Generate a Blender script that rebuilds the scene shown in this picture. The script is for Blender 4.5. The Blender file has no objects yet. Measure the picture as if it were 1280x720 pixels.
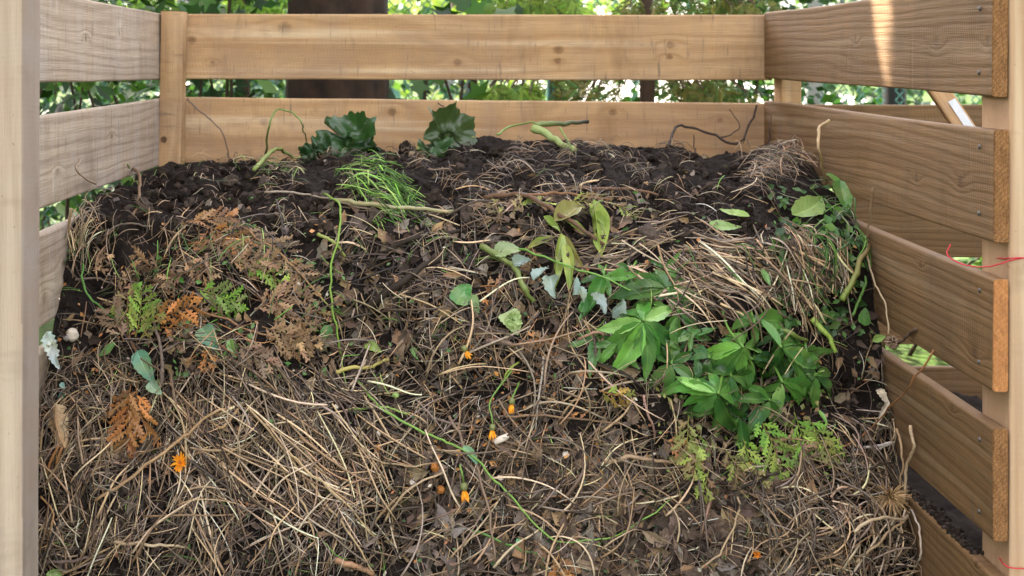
import bpy, math, random
import numpy as np
from mathutils import Vector, Matrix, noise
from mathutils.bvhtree import BVHTree

R = random.Random(11)
C = bpy.context.scene
COL = C.collection
H = 1.0            # camera height (m)
F = 1675.0         # focal length in photo pixels (1280 wide)
VX, VY = 520.0, 75.0
CAM = Vector((0, 0, H))
PI = math.pi

def ray(px, py):
    return Vector(((px - VX) / F, 1.0, -(py - VY) / F))
def at(px, py, Y):
    return CAM + ray(px, py) * Y
def topx(p):
    return VX + F * p[0] / p[1], VY + F * (H - p[2]) / p[1]
def srgb(r, g, b):
    f = lambda c: (c / 255 / 12.92) if c / 255 <= .04045 else ((c / 255 + .055) / 1.055) ** 2.4
    return (f(r), f(g), f(b))
def mixc(a, b, t):
    return tuple(a[i] * (1 - t) + b[i] * t for i in range(3))
def jit(c, s, rr=R):
    k = 1 + rr.uniform(-s, s)
    return tuple(max(.002, x * k * (1 + rr.uniform(-s, s) * .25)) for x in c)

def vary(c, rr, s=.62):
    k = math.exp(rr.gauss(-.15 if s > .6 else 0, s)); k = min(k, 2.0)
    return tuple(min(.85, x * k * (1 + rr.uniform(-.06, .06))) for x in c)

# ------------------------------------------------------------------ objects
def tag(o, label=None, cat=None, group=None, kind=None):
    if label: o['label'] = label
    if cat: o['category'] = cat
    if group: o['group'] = group
    if kind: o['kind'] = kind
    return o
def empty(name, loc, label, cat, group=None):
    o = bpy.data.objects.new(name, None)
    o.empty_display_size = .05
    COL.objects.link(o)
    o.location = loc
    return tag(o, label, cat, group)

class MB:
    """collects geometry, builds ONE mesh object"""
    def __init__(s):
        s.v = []; s.f = []; s.c = []; s.uv = []; s.mi = []
    def add(s, verts, faces, col=(.5, .5, .5), uvs=None, mi=0):
        n = len(s.v)
        s.v.extend(verts)
        s.f.extend([tuple(i + n for i in f) for f in faces])
        if isinstance(col, list): s.c.extend(col)
        else: s.c.extend([col] * len(verts))
        s.uv.extend(uvs if uvs else [(.5, .5)] * len(verts))
        s.mi.extend([mi] * len(faces))
    def build(s, name, mats, parent=None, origin=None, smooth=True, local=False):
        me = bpy.data.meshes.new(name)
        if parent is not None and not local:
            o0 = parent.matrix_world_translation if False else Vector(parent.location)
            pp = parent.parent
            while pp is not None:
                o0 = o0 + Vector(pp.location); pp = pp.parent
            off = o0
        elif origin is not None:
            off = Vector(origin)
        else:
            off = Vector((0, 0, 0))
        ox, oy, oz = off
        V = np.array([tuple(p) for p in s.v], dtype=np.float32)
        V -= np.array([ox, oy, oz], dtype=np.float32)
        me.from_pydata([], [], []) if not len(V) else me.from_pydata(V.tolist(), [], s.f)
        a = me.attributes.new('Col', 'FLOAT_COLOR', 'POINT')
        cc = np.ones((len(V), 4), dtype=np.float32)
        cc[:, :3] = np.array(s.c, dtype=np.float32)
        a.data.foreach_set('color', cc.ravel())
        b = me.attributes.new('LUV', 'FLOAT2', 'POINT')
        b.data.foreach_set('vector', np.array(s.uv, dtype=np.float32).ravel())
        for m in (mats if isinstance(mats, (list, tuple)) else [mats]):
            me.materials.append(m)
        if any(s.mi): me.polygons.foreach_set('material_index', s.mi)
        me.polygons.foreach_set('use_smooth', [smooth] * len(me.polygons))
        me.update()
        o = bpy.data.objects.new(name, me)
        COL.objects.link(o)
        if parent is not None: o.parent = parent
        elif origin is not None: o.location = origin
        return o

def frame_axes(t, up):
    t = t.normalized()
    s = t.cross(up)
    if s.length < 1e-5: s = t.cross(Vector((1, 0, .3)))
    s.normalize()
    return s, s.cross(t).normalized()

def tube(mb, pts, rads, col, n=5, up=Vector((0, -.7, .7)), flat=1.0, cap=True, tipcol=None):
    m = len(pts)
    vs = []; cs = []
    for i in range(m):
        t = pts[min(i + 1, m - 1)] - pts[max(i - 1, 0)]
        if t.length < 1e-7: t = Vector((1, 0, 0))
        s, u = frame_axes(t, up)
        r = rads[i] if isinstance(rads, (list, tuple)) else rads
        for k in range(n):
            a = 2 * PI * k / n
            vs.append(pts[i] + s * (r * math.cos(a)) + u * (r * flat * math.sin(a)))
        c = col if tipcol is None else mixc(col, tipcol, i / (m - 1))
        cs.extend([c] * n)
    fs = []
    for i in range(m - 1):
        for k in range(n):
            k2 = (k + 1) % n
            fs.append((i * n + k, i * n + k2, (i + 1) * n + k2, (i + 1) * n + k))
    if cap:
        fs.append(tuple(range(n - 1, -1, -1)))
        fs.append(tuple((m - 1) * n + k for k in range(n)))
    mb.add(vs, fs, cs)

def catmull(P, seg=5):
    if len(P) < 3:
        return [P[0].lerp(P[-1], i / seg) for i in range(seg + 1)]
    Q = [P[0] * 2 - P[1]] + list(P) + [P[-1] * 2 - P[-2]]
    out = []
    for i in range(1, len(Q) - 2):
        for k in range(seg):
            t = k / seg
            a, b, c, d = Q[i - 1], Q[i], Q[i + 1], Q[i + 2]
            out.append(.5 * ((2 * b) + (c - a) * t + (2 * a - 5 * b + 4 * c - d) * t * t + (3 * b - a - 3 * c + d) * t ** 3))
    out.append(P[-1].copy())
    return out

# ------------------------------------------------------------------ materials
def new_mat(name):
    m = bpy.data.materials.new(name); m.use_nodes = True
    nt = m.node_tree; nt.nodes.clear()
    out = nt.nodes.new('ShaderNodeOutputMaterial')
    return m, nt, out
class N:
    def __init__(s, nt): s.nt = nt
    def n(s, t, **kw):
        x = s.nt.nodes.new(t)
        for k, v in kw.items():
            setattr(x, k, v)
        return x
    def l(s, a, b): s.nt.links.new(a, b)
    def val(s, sock, v):
        if hasattr(v, 'is_linked'): s.l(v, sock)
        else: sock.default_value = v
    def math(s, op, a, b=0.0, c=None, clamp=False):
        x = s.n('ShaderNodeMath', operation=op); x.use_clamp = clamp
        s.val(x.inputs[0], a); s.val(x.inputs[1], b)
        if c is not None: s.val(x.inputs[2], c)
        return x.outputs[0]
    def mix(s, fac, a, b, mode='MIX'):
        x = s.n('ShaderNodeMix', data_type='RGBA', blend_type=mode)
        s.val(x.inputs[0], fac)
        s.val(x.inputs[6], a if hasattr(a, 'is_linked') else (*a, 1))
        s.val(x.inputs[7], b if hasattr(b, 'is_linked') else (*b, 1))
        return x.outputs[2]
    def noise(s, vec, scale, detail=3, rough=.55, dist=0.0, dim='3D'):
        x = s.n('ShaderNodeTexNoise', noise_dimensions=dim)
        if vec is not None: s.l(vec, x.inputs['Vector'])
        x.inputs['Scale'].default_value = scale; x.inputs['Detail'].default_value = detail
        x.inputs['Roughness'].default_value = rough; x.inputs['Distortion'].default_value = dist
        return x.outputs['Fac']
    def ramp(s, fac, a, b, lo=0.0, hi=1.0):
        x = s.n('ShaderNodeMapRange', clamp=True)
        s.val(x.inputs[0], fac); s.val(x.inputs[1], a); s.val(x.inputs[2], b)
        s.val(x.inputs[3], lo); s.val(x.inputs[4], hi)
        return x.outputs[0]
    def scalev(s, v, sc):
        x = s.n('ShaderNodeVectorMath', operation='MULTIPLY')
        s.l(v, x.inputs[0]); x.inputs[1].default_value = sc
        return x.outputs[0]
    def bump(s, h, strength=.4, dist=.003):
        x = s.n('ShaderNodeBump'); s.l(h, x.inputs['Height'])
        x.inputs['Strength'].default_value = strength; x.inputs['Distance'].default_value = dist
        return x.outputs[0]
    def bsdf(s, col, rough=.7, normal=None, spec=.4):
        x = s.n('ShaderNodeBsdfPrincipled')
        s.val(x.inputs['Base Color'], col if hasattr(col, 'is_linked') else (*col, 1))
        s.val(x.inputs['Roughness'], rough)
        x.inputs['Specular IOR Level'].default_value = spec
        if normal is not None: s.l(normal, x.inputs['Normal'])
        return x

def wood_mat(name, light, dark, grey, greyamt=.3, ringf=260, rough_saw=.5, knots=1.0, smudge=.35, contrast=1.0, klist=None, scr=0.0, streak=.5, kamp=1.0, ticks=.65):
    m, nt, out = new_mat(name); g = N(nt)
    tc = g.n('ShaderNodeTexCoord').outputs['Object']
    oi = g.n('ShaderNodeObjectInfo').outputs['Random']
    off = g.n('ShaderNodeVectorMath', operation='ADD')
    cmb = g.n('ShaderNodeCombineXYZ')
    g.l(g.math('MULTIPLY', oi, 37.0), cmb.inputs[0]); g.l(g.math('MULTIPLY', oi, 11.0), cmb.inputs[1]); g.l(g.math('MULTIPLY', oi, 5.3), cmb.inputs[2])
    g.l(tc, off.inputs[0]); g.l(cmb.outputs[0], off.inputs[1])
    P = off.outputs[0]
    sx = g.n('ShaderNodeSeparateXYZ'); g.l(tc, sx.inputs[0])
    # knots: stretched voronoi
    kv = g.n('ShaderNodeTexVoronoi', voronoi_dimensions='3D', feature='F1')
    g.l(g.scalev(P, (3.6, 2.0, 9.5)), kv.inputs['Vector']); kv.inputs['Scale'].default_value = 1.0
    kd = kv.outputs['Distance']
    near = g.ramp(kd, 0.0, .42, 1.0, 0.0)
    near2 = g.math('POWER', near, 2.0)
    core = None
    if klist is not None:
        near2 = None
        for (kx, kz, kr) in klist:
            dx = g.math('MULTIPLY', g.math('SUBTRACT', sx.outputs[0], kx), 1 / (kr * 1.15))
            dz = g.math('MULTIPLY', g.math('SUBTRACT', sx.outputs[2], kz), 1 / kr)
            far = g.math('ADD', g.math('MULTIPLY', g.math('MULTIPLY', dx, dx), .10), g.math('MULTIPLY', g.math('MULTIPLY', dz, dz), .30))
            e1 = g.math('POWER', 2.718, g.math('MULTIPLY', far, -1.0))
            r2 = g.math('ADD', g.math('MULTIPLY', dx, dx), g.math('MULTIPLY', dz, dz))
            r2 = g.math('ADD', r2, g.math('MULTIPLY_ADD', g.noise(tc, 160, 2), 1.4, -.7))
            c1 = g.ramp(r2, .1, 1.3, 1.0, 0.0)
            near2 = e1 if near2 is None else g.math('MAXIMUM', near2, e1)
            core = c1 if core is None else g.math('MAXIMUM', core, c1)
        if near2 is None: near2 = g.math('MULTIPLY', near, 0.0)
    warp = g.noise(g.scalev(P, (1.3, 6, 9)), 1.0, 2, .5)
    fine = g.noise(g.scalev(P, (6, 40, 60)), 1.0, 3, .6)
    rc = g.math('ADD', g.math('MULTIPLY', sx.outputs[2], ringf), g.math('MULTIPLY', warp, 26.0))
    rc = g.math('ADD', rc, g.math('MULTIPLY', near2, 17.0 * knots * (kamp if klist is not None else 1)))
    rc = g.math('ADD', rc, g.math('MULTIPLY', fine, 1.2))
    ring = g.math('MULTIPLY_ADD', g.math('SINE', rc), .5, .5)
    ringp = g.math('POWER', ring, 2.2)
    broad = g.noise(g.scalev(P, (.8, 10, 26)), 1.0, 3, .6)
    fib = g.noise(g.scalev(P, (14, 300, 420)), 1.0, 2, .6)
    col = g.mix(g.ramp(broad, .3, .7), light, mixc(light, dark, .55))
    col = g.mix(g.math('MULTIPLY', ringp, .42 * contrast), col, dark)
    col = g.mix(g.math('MULTIPLY', g.ramp(fib, .35, .7), .22), col, dark)
    # grey weathering & vertical stains
    st = g.noise(g.scalev(P, (16, 6, 2.6)), 1.0, 4, .65)
    col = g.mix(g.ramp(st, .45, .78, 0, greyamt), col, grey)
    sm = g.noise(g.scalev(P, (22, 9, 9)), 1.0, 3, .6, .5)
    col = g.mix(g.ramp(sm, .60, .80, 0, smudge), col, mixc(dark, (.05, .035, .025), .6))
    # knot centre
    kc = g.ramp(kd, .055, .11, .85 * knots, 0)
    gate = g.ramp(g.noise(g.scalev(P, (1.9, 1, 4)), 1.0, 1), .45, .55)
    if klist is None:
        col = g.mix(g.math('MULTIPLY', kc, gate), col, mixc(dark, (.04, .022, .012), .55))
    elif core is not None:
        col = g.mix(g.math('MULTIPLY', core, .85), col, mixc(dark, (.04, .022, .012), .75))
        col = g.mix(g.math('MULTIPLY', g.math('POWER', near2, 3.0), .35), col, dark)
    # pale and dark horizontal streaks of early and late wood
    stz = g.noise(g.scalev(P, (.9, 12, 34)), 1.0, 2, .5, .4)
    col = g.mix(g.ramp(stz, .54, .70, 0, streak), col, mixc(light, (.85, .72, .52), .55))
    # short upright dirt ticks and scrapes
    tk = g.noise(g.scalev(P, (150, 20, 17)), 1.0, 2, .5)
    col = g.mix(g.ramp(tk, .64, .76, 0, ticks), col, (.12, .095, .08))
    tk2 = g.noise(g.scalev(P, (60, 10, 9)), 1.0, 2, .55, .3)
    if scr:
        col = g.mix(g.ramp(tk2, .66, .74, 0, scr), col, mixc(light, (.9, .85, .8), .6))
        col = g.mix(g.ramp(tk2, .30, .36, scr * .7, 0), col, mixc(dark, (.06, .045, .035), .5))
    sp = g.noise(g.scalev(P, (160, 160, 160)), 1.0, 1)
    col = g.mix(g.ramp(sp, .73, .78, 0, .35), col, (.05, .035, .03))
    blot = g.noise(g.scalev(P, (3.1, 4, 7)), 1.0, 5, .7, .4)
    col = g.mix(g.ramp(blot, .46, .66, 0, .55), col, mixc(dark, grey, .45))
    edge_ = g.noise(g.scalev(P, (9, 8, 3)), 1.0, 4, .7)
    col = g.mix(g.ramp(edge_, .56, .72, 0, .45), col, mixc(dark, (.04, .035, .025), .5))
    saw = g.math('SINE', g.math('ADD', g.math('MULTIPLY', sx.outputs[0], 900), g.math('MULTIPLY', warp, 40)))
    saw2 = g.math('MULTIPLY', saw, g.ramp(g.noise(g.scalev(P, (4, 3, 7)), 1.0, 2), .45, .6, 0, .3 * rough_saw))
    hgt = g.math('ADD', g.math('MULTIPLY', ringp, -.6), g.math('MULTIPLY', fib, 1.1))
    hgt = g.math('ADD', hgt, saw2)
    dents = g.noise(g.scalev(P, (34, 10, 6)), 1.0, 2, .5, .6)
    hgt = g.math('ADD', hgt, g.ramp(dents, .62, .76, 0, -1.6 * rough_saw))
    b = g.bsdf(col, .72, g.bump(hgt, .55, .0016), .25)
    g.l(b.outputs[0], out.inputs[0])
    return m

def endgrain_mat(name, light, dark, rough=1.0):
    m, nt, out = new_mat(name); g = N(nt)
    tc = g.n('ShaderNodeTexCoord').outputs['Object']
    n1 = g.noise(g.scalev(tc, (1, 520, 170)), 1.0, 4, .75, .8)
    n2 = g.noise(g.scalev(tc, (1, 700, 600)), 1.0, 2, .6)
    sx = g.n('ShaderNodeSeparateXYZ'); g.l(tc, sx.inputs[0])
    arc = g.math('SINE', g.math('MULTIPLY', g.math('ADD', g.math('MULTIPLY', g.math('POWER', g.math('ADD', sx.outputs[1], .03), 2.0), 22.0), sx.outputs[2]), 900))
    col = g.mix(g.ramp(n1, .32, .66), dark, light)
    col = g.mix(g.math('MULTIPLY', g.ramp(n2, .4, .65), .45 * rough), col, mixc(light, (.9, .75, .5), .5))
    col = g.mix(g.ramp(arc, .2, 1, 0, .35), col, dark)
    n4 = g.noise(g.scalev(tc, (1, 140, 45)), 1.0, 5, .8)
    col = g.mix(g.ramp(n4, .46, .66, 0, .6), col, mixc(dark, (.09, .05, .03), .5))
    h = g.math('ADD', n1, g.math('MULTIPLY', n2, .8))
    b = g.bsdf(col, .85, g.bump(h, 1.0 * rough, .006), .2)
    g.l(b.outputs[0], out.inputs[0]); return m

def attr_mat(name, rough=.7, var=.25, scale=300, bump=.3, bdist=.001, trans=0.0, spec=.3, veins=False):
    m, nt, out = new_mat(name); g = N(nt)
    at_ = g.n('ShaderNodeAttribute', attribute_name='Col')
    tc = g.n('ShaderNodeTexCoord').outputs['Object']
    n1 = g.noise(tc, scale, 3, .6)
    n0 = g.noise(tc, scale * .18, 2, .6)
    col = g.mix(g.ramp(n1, .3, .7, 0, var), at_.outputs['Color'], (.02, .014, .008))
    col = g.mix(g.ramp(n0, .35, .7, 0, .35), col, g.mix(1.0, at_.outputs['Color'], (1.35, 1.25, 1.05), 'MULTIPLY'))
    hgt = n1
    if veins:
        uv = g.n('ShaderNodeAttribute', attribute_name='LUV')
        s = g.n('ShaderNodeSeparateXYZ'); g.l(uv.outputs['Vector'], s.inputs[0])
        u = g.math('ABSOLUTE', g.math('SUBTRACT', s.outputs[0], .5))
        mid = g.ramp(u, .015, .06, 1, 0)
        sv = g.math('SINE', g.math('MULTIPLY', g.math('SUBTRACT', s.outputs[1], g.math('MULTIPLY', u, .55)), 52.0))
        svn = g.ramp(sv, .8, 1.0, 0, .45)
        vein = g.math('MAXIMUM', mid, svn)
        col = g.mix(g.math('MULTIPLY', vein, .38), col, g.mix(1.0, at_.outputs['Color'], (2.1, 1.7, 1.8), 'MULTIPLY'))
        hgt = g.math('SUBTRACT', g.math('MULTIPLY', n1, .4), g.math('MULTIPLY', vein, 1.0))
        # insect holes / brown spots
        bs = g.noise(tc, 130, 1)
        col = g.mix(g.ramp(bs, .72, .76, 0, .8), col, (.09, .055, .02))
    b = g.bsdf(col, rough, g.bump(hgt, bump, bdist), spec)
    if trans > 0:
        t = g.n('ShaderNodeBsdfTranslucent'); g.l(g.mix(1.0, col, (1.5, 1.6, .7), 'MULTIPLY'), t.inputs[0])
        mx = g.n('ShaderNodeMixShader'); mx.inputs[0].default_value = trans
        g.l(b.outputs[0], mx.inputs[1]); g.l(t.outputs[0], mx.inputs[2]); g.l(mx.outputs[0], out.inputs[0])
    else:
        g.l(b.outputs[0], out.inputs[0])
    return m

def soil_mat(name, c1, c2, c3):
    m, nt, out = new_mat(name); g = N(nt)
    tc = g.n('ShaderNodeTexCoord').outputs['Object']
    n1 = g.noise(tc, 60, 5, .7); n2 = g.noise(tc, 9, 3, .6); n3 = g.noise(tc, 420, 3, .65)
    col = g.mix(g.ramp(n1, .35, .68), c1, c2)
    col = g.mix(g.ramp(n2, .5, .75, 0, .45), col, c3)
    col = g.mix(g.ramp(n3, .62, .74, 0, .4), col, mixc(c3, (.3, .24, .18), .4))
    h = g.math('ADD', n1, g.math('MULTIPLY', n3, .5))
    b = g.bsdf(col, .88, g.bump(h, .9, .006), .15)
    g.l(b.outputs[0], out.inputs[0]); return m

def plain_mat(name, c, rough=.6, var=.2, scale=40, metallic=0.0, c2=None, spec=.4):
    m, nt, out = new_mat(name); g = N(nt)
    tc = g.n('ShaderNodeTexCoord').outputs['Object']
    n1 = g.noise(tc, scale, 4, .6)
    col = g.mix(g.ramp(n1, .3, .7, 0, 1 if c2 else var), c, c2 or (.03, .025, .02))
    b = g.bsdf(col, rough, g.bump(n1, .3, .002), spec)
    b.inputs['Metallic'].default_value = metallic
    g.l(b.outputs[0], out.inputs[0]); return m

M = {}
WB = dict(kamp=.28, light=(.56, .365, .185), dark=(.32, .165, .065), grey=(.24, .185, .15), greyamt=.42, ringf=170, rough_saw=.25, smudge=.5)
WR = dict(kamp=.4, light=(.235, .138, .062), dark=(.115, .058, .022), grey=(.14, .097, .06), greyamt=.45, ringf=420, rough_saw=.35, smudge=.35, streak=.15)  # right boards darkened in colour to carry the shade on that wall
WL = dict(kamp=.4, light=(.47, .365, .27), dark=(.23, .155, .10), grey=(.45, .40, .37), greyamt=.75, ringf=330, rough_saw=1.3, smudge=.3, scr=.3, streak=.3)
M['wood_back'] = wood_mat('wood_back', **WB)
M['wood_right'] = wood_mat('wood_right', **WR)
M['wood_left'] = wood_mat('wood_left', **WL)
M['wood_post2'] = wood_mat('wood_post2', (.52, .335, .20), (.38, .225, .12), (.42, .30, .22), .3, 300, .15, .35, .10, .8, ticks=0)
M['wood_post'] = wood_mat('wood_post', (.53, .41, .305), (.36, .255, .175), (.46, .40, .34), .35, 300, .15, .35, .10, .8, ticks=0)
M['wood_side'] = wood_mat('wood_side', (.36, .275, .22), (.24, .175, .135), (.34, .30, .27), .6, 300, .15, .3, .12, .8, ticks=0)
M['end_rough'] = endgrain_mat('end_rough', (.68, .31, .10), (.22, .075, .018), 1.0)
M['end_smooth'] = endgrain_mat('end_smooth', (.56, .25, .085), (.36, .13, .04), .35)
M['soil'] = soil_mat('soil', (.008, .0058, .0046), (.024, .017, .0135), (.050, .038, .031))
M['crumb'] = attr_mat('crumb', .92, .5, 260, .9, .003, 0, .12)
M['stalk'] = attr_mat('stalk', .5, .45, 420, .45, .0010, 0, .45)
M['twig'] = attr_mat('twig', .78, .5, 300, .8, .0014, 0, .2)
M['green'] = attr_mat('green', .42, .2, 260, .25, .0008, .1, .4)
M['leaf'] = attr_mat('leaf', .27, .16, 120, .5, .0014, .18, .6, True)
M['dryleaf'] = attr_mat('dryleaf', .7, .4, 160, .6, .0016, .12, .2, True)
M['cedar'] = attr_mat('cedar', .6, .25, 500, .4, .0008, .12, .25)
M['petal'] = attr_mat('petal', .55, .12, 300, .2, .0006, .2, .3)
M['bgleaf'] = attr_mat('bgleaf', .5, .12, 30, .2, .001, .2, .4)
M['bark'] = plain_mat('bark', (.045, .024, .013), .9, .6, 22, c2=(.012, .007, .004))
M['metal'] = plain_mat('nail_metal', (.16, .15, .14), .5, .5, 900, .6)
M['string'] = plain_mat('red_string', (.62, .02, .045), .6, .15, 300)
M['wire'] = plain_mat('fence_wire', (.03, .13, .115), .45, .2, 30)
M['pole_green'] = plain_mat('pole_green', (.04, .14, .12), .5, .2, 30)
M['pole_black'] = plain_mat('pole_black', (.008, .008, .008), .5, .2, 30)
M['pole_grey'] = plain_mat('pole_grey', (.36, .34, .32), .7, .3, 30)
M['matte'] = plain_mat('matte', (.72, .74, .76), .8, .2, 60)
M['shell'] = plain_mat('shell', (.72, .62, .50), .5, .25, 90)
M['stone'] = plain_mat('stone', (.34, .30, .27), .8, .4, 90)

# ------------------------------------------------------------------ boards
def board(parent, name, A, B, h, t, nrm, mats, up=Vector((0, 0, 1)), seed=0, label=None, bev=.004, warp=.002, seg=26):
    """A,B: centres of the two ends of the board's visible (inner) face; the body goes behind along -nrm"""
    rr = random.Random(seed)
    L = (B - A).length
    X = (B - A).normalized()
    Y = nrm - X * nrm.dot(X); Y.normalize()
    Z = X.cross(Y).normalized()
    if Z.dot(up) < 0: Y2 = Y; Z = -Z
    prof = []
    for (cy, cz, a0) in ((-bev, h / 2 - bev, 0), (-t + bev, h / 2 - bev, 90), (-t + bev, -h / 2 + bev, 180), (-bev, -h / 2 + bev, 270)):
        for k in range(4):
            a = math.radians(a0 + 90 - 30 * 0 - 90 + k * 30)
            prof.append((cy + bev * math.cos(a), cz + bev * math.sin(a)))
    mb = MB(); vs = []; n = len(prof)
    w1, w2 = rr.uniform(-1, 1) * warp, rr.uniform(-1, 1) * warp
    for i in range(seg + 1):
        u = i / seg; x = u * L
        bow = math.sin(u * PI) * w1 + math.sin(u * 2 * PI) * w2
        for (py, pz) in prof:
            nz = noise.noise(Vector((x * 9 + seed * 3.1, py * 30, pz * 8))) * .0009
            vs.append(Vector((x, py + nz + bow * .5, pz + nz * .8 + bow)))
    fs = []
    for i in range(seg):
        for k in range(n):
            k2 = (k + 1) % n
            fs.append((i * n + k, i * n + k2, (i + 1) * n + k2, (i + 1) * n + k))
    mb.add(vs, fs)
    # end caps, slightly proud centre, on their own vertices
    for (i, s) in ((0, -1), (seg, 1)):
        ring = [vs[i * n + k].copy() for k in range(n)]
        nv = []; 
        gz = 22; gy = 5
        for a in range(gz + 1):
            for b in range(gy + 1):
                zz = -h / 2 + .0008 + (h - .0016) * a / gz; yy = -t + .0008 + (t - .0016) * b / gy
                ex = 0
                # keep rounded corners
                dz = max(0, abs(zz) - (h / 2 - bev)); dy = max(0, abs(yy + t / 2) - (t / 2 - bev))
                if math.hypot(dz, dy) > bev:
                    k = bev / math.hypot(dz, dy); zz = math.copysign(h / 2 - bev + dz * k, zz); yy = math.copysign(t / 2 - bev + dy * k, yy + t / 2) - t / 2
                nv.append(Vector((i / seg * L + s * (.0006 + rr.uniform(0, .0012)), yy, zz + (math.sin(i / seg * PI) * w1))))
        nf = []
        for a in range(gz):
            for b in range(gy):
                q = a * (gy + 1) + b
                f = (q, q + 1, q + gy + 2, q + gy + 1)
                nf.append(f if s < 0 else f[::-1])
        mb.add(nv, nf, mi=1)
        mb.add(ring, [tuple(range(n)) if s < 0 else tuple(range(n - 1, -1, -1))], mi=1)
    o = mb.build(name, mats, parent, local=True, smooth=False)
    mat = Matrix((X, Y, Z)).transposed().to_4x4(); mat.translation = A - Vector(parent.location)
    # ensure right-handed
    if Matrix((X, Y, Z)).determinant() < 0:
        for v in o.data.vertices: v.co.z *= -1
        o.data.flip_normals()
        mat = Matrix((X, Y, -Z)).transposed().to_4x4(); mat.translation = A - Vector(parent.location)
    o.matrix_local = mat
    if label: o['label'] = label
    return o, mat

def knotted(o, mat, style, pts, plane):
    """gives plank o its own material with knots at the places where the photo has them"""
    W = (Matrix.Translation(Vector(binr.location)) @ mat).inverted(); kl = []
    org = W.inverted().translation; nrm = W.inverted().to_3x3() @ Vector((0, 1, 0))
    for (px, py, rp) in pts:
        d = ray(px, py); t = (org - CAM).dot(nrm) / d.dot(nrm); p = CAM + d * t
        q = W @ p; kl.append((q.x, q.z, rp * p.y / F))
    o.data.materials[0] = wood_mat('wood_' + plane, klist=kl, **style)
def nail_on(plank, mat, root, world_pt, nrm, r=.0027):
    mb = MB()
    s, u = frame_axes(nrm, Vector((0, 0, 1)))
    # local coords in the plank's frame
    W = (Matrix.Translation(Vector(root.location)) @ mat).inverted()
    def P(a, rr_, d): return W @ (world_pt + s * (rr_ * math.cos(a)) + u * (rr_ * math.sin(a)) + nrm * d)
    vs = []; k = 10
    for (rr_, d) in ((r * 1.25, .0006), (r, .0022), (r * .7, .0028)):
        vs += [P(2 * PI * i / k, rr_, d) for i in range(k)]
    fs = [(j * k + i, j * k + (i + 1) % k, (j + 1) * k + (i + 1) % k, (j + 1) * k + i) for j in range(2) for i in range(k)]
    fs.append(tuple(2 * k + i for i in range(k)))
    mb.add(vs, fs)
    o = mb.build('nail', M['metal'], plank, local=True)
    return o

binr = empty('compost_bin', (0, 2.3, 0), 'slatted compost bin of rough softwood planks and square posts', 'compost bin')
PH = .140; PT = .019
def Vz(x, y, z): return Vector((x, y, H + z))
NX = Vector((-1, 0, 0)); PX = Vector((1, 0, 0)); NY = Vector((0, -1, 0))
# right wall: near end x=.715,Y=1.66; far end x=.743,Y=2.86
rz = [(.0235, .0325), (-.1565, -.157), (-.3415, -.338), (-.5275, -.523), (-.712, -.708), (-.900, -.896)]
rlab = ['topmost right plank, rough orange end grain and a narrow streak of sun', 'second right plank with dented face and rough end grain',
        'third right plank with smooth pale orange end', 'fourth right plank with a staple in its rough end', 'fifth right plank, soil along its top edge', None]
for k, (zn, zf) in enumerate(rz):
    A = Vz(.7155 + (.0 if k != 2 else -.001), 1.660 + (.004 if k == 0 else 0) + (.003 if k == 3 else 0), zn); B = Vz(.743, 2.858, zf)
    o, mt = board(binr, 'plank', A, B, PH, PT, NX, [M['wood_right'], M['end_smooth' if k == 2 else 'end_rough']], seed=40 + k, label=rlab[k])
    if k < 5: knotted(o, mt, WR, [[(1070, 50, 4), (1171, 54, 8), (1235, 52, 5)], [(1200, 228, 8), (1145, 222, 5)], [(1218, 440, 8), (1150, 330, 4)], [(1190, 510, 5)], [(1220, 705, 4)]][k], 'right')
    for (ny_, dz) in ((1.700, .045), (1.702, -.042)):
        xx = .7155 + (ny_ - 1.66) / 1.2 * .0275 - .0005
        nail_on(o, mt, binr, Vz(xx, ny_, zn + dz + .004 * math.sin(k * 5 + dz * 90)), NX)
# left wall
lz = [(.0395, .0285), (-.1560, -.152), (-.3340, -.331), (-.509, -.508), (-.69, -.69), (-.88, -.88)]
for k, (zn, zf) in enumerate(lz):
    A = Vz(-.5765, 1.66, zn); B = Vz(-.536, 2.856, zf)
    o, mt = board(binr, 'plank', A, B, PH, PT, PX, [M['wood_left'], M['end_rough']], seed=60 + k, label='grey weathered left plank with dents' if k == 0 else None)
    if k < 4: knotted(o, mt, WL, [[(108, 47, 5), (150, 42, 4)], [(140, 170, 4), (72, 215, 5)], [(80, 328, 7), (55, 370, 9)], [(62, 470, 6)]][k], 'left')
# back wall
for k, (zl, zr) in enumerate([(.029, .0265), (-.1490, -.163), (-.349, -.353), (-.54, -.54), (-.73, -.73), (-.91, -.91)]):
    A = Vz(-.533, 2.862, zl); B = Vz(.760, 2.862, zr)
    o, mt = board(binr, 'plank', A, B, PH, PT, NY, [M['wood_back'], M['end_smooth']], seed=80 + k, warp=.001, label='warm tan back plank with small dark knots' if k == 0 else None)
    if k < 2: knotted(o, mt, WB, [[(356, 36, 8), (572, 78, 5), (698, 62, 6), (697, 76, 4), (838, 56, 5), (837, 71, 4), (240, 50, 5), (266, 78, 3)], [(490, 140, 5), (330, 152, 5), (766, 140, 5), (900, 150, 4)]][k], 'back')
# next bay back wall
for k, z in enumerate([.026, -.165, -.352, -.54, -.73, -.91]):
    A = Vz(.775, 2.866, z); B = Vz(1.95, 2.866, z)
    board(binr, 'plank', A, B, PH, PT, NY, [M['wood_right'], M['end_smooth']], seed=100 + k, label='plank of the bay next door' if k == 0 else None)
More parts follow.
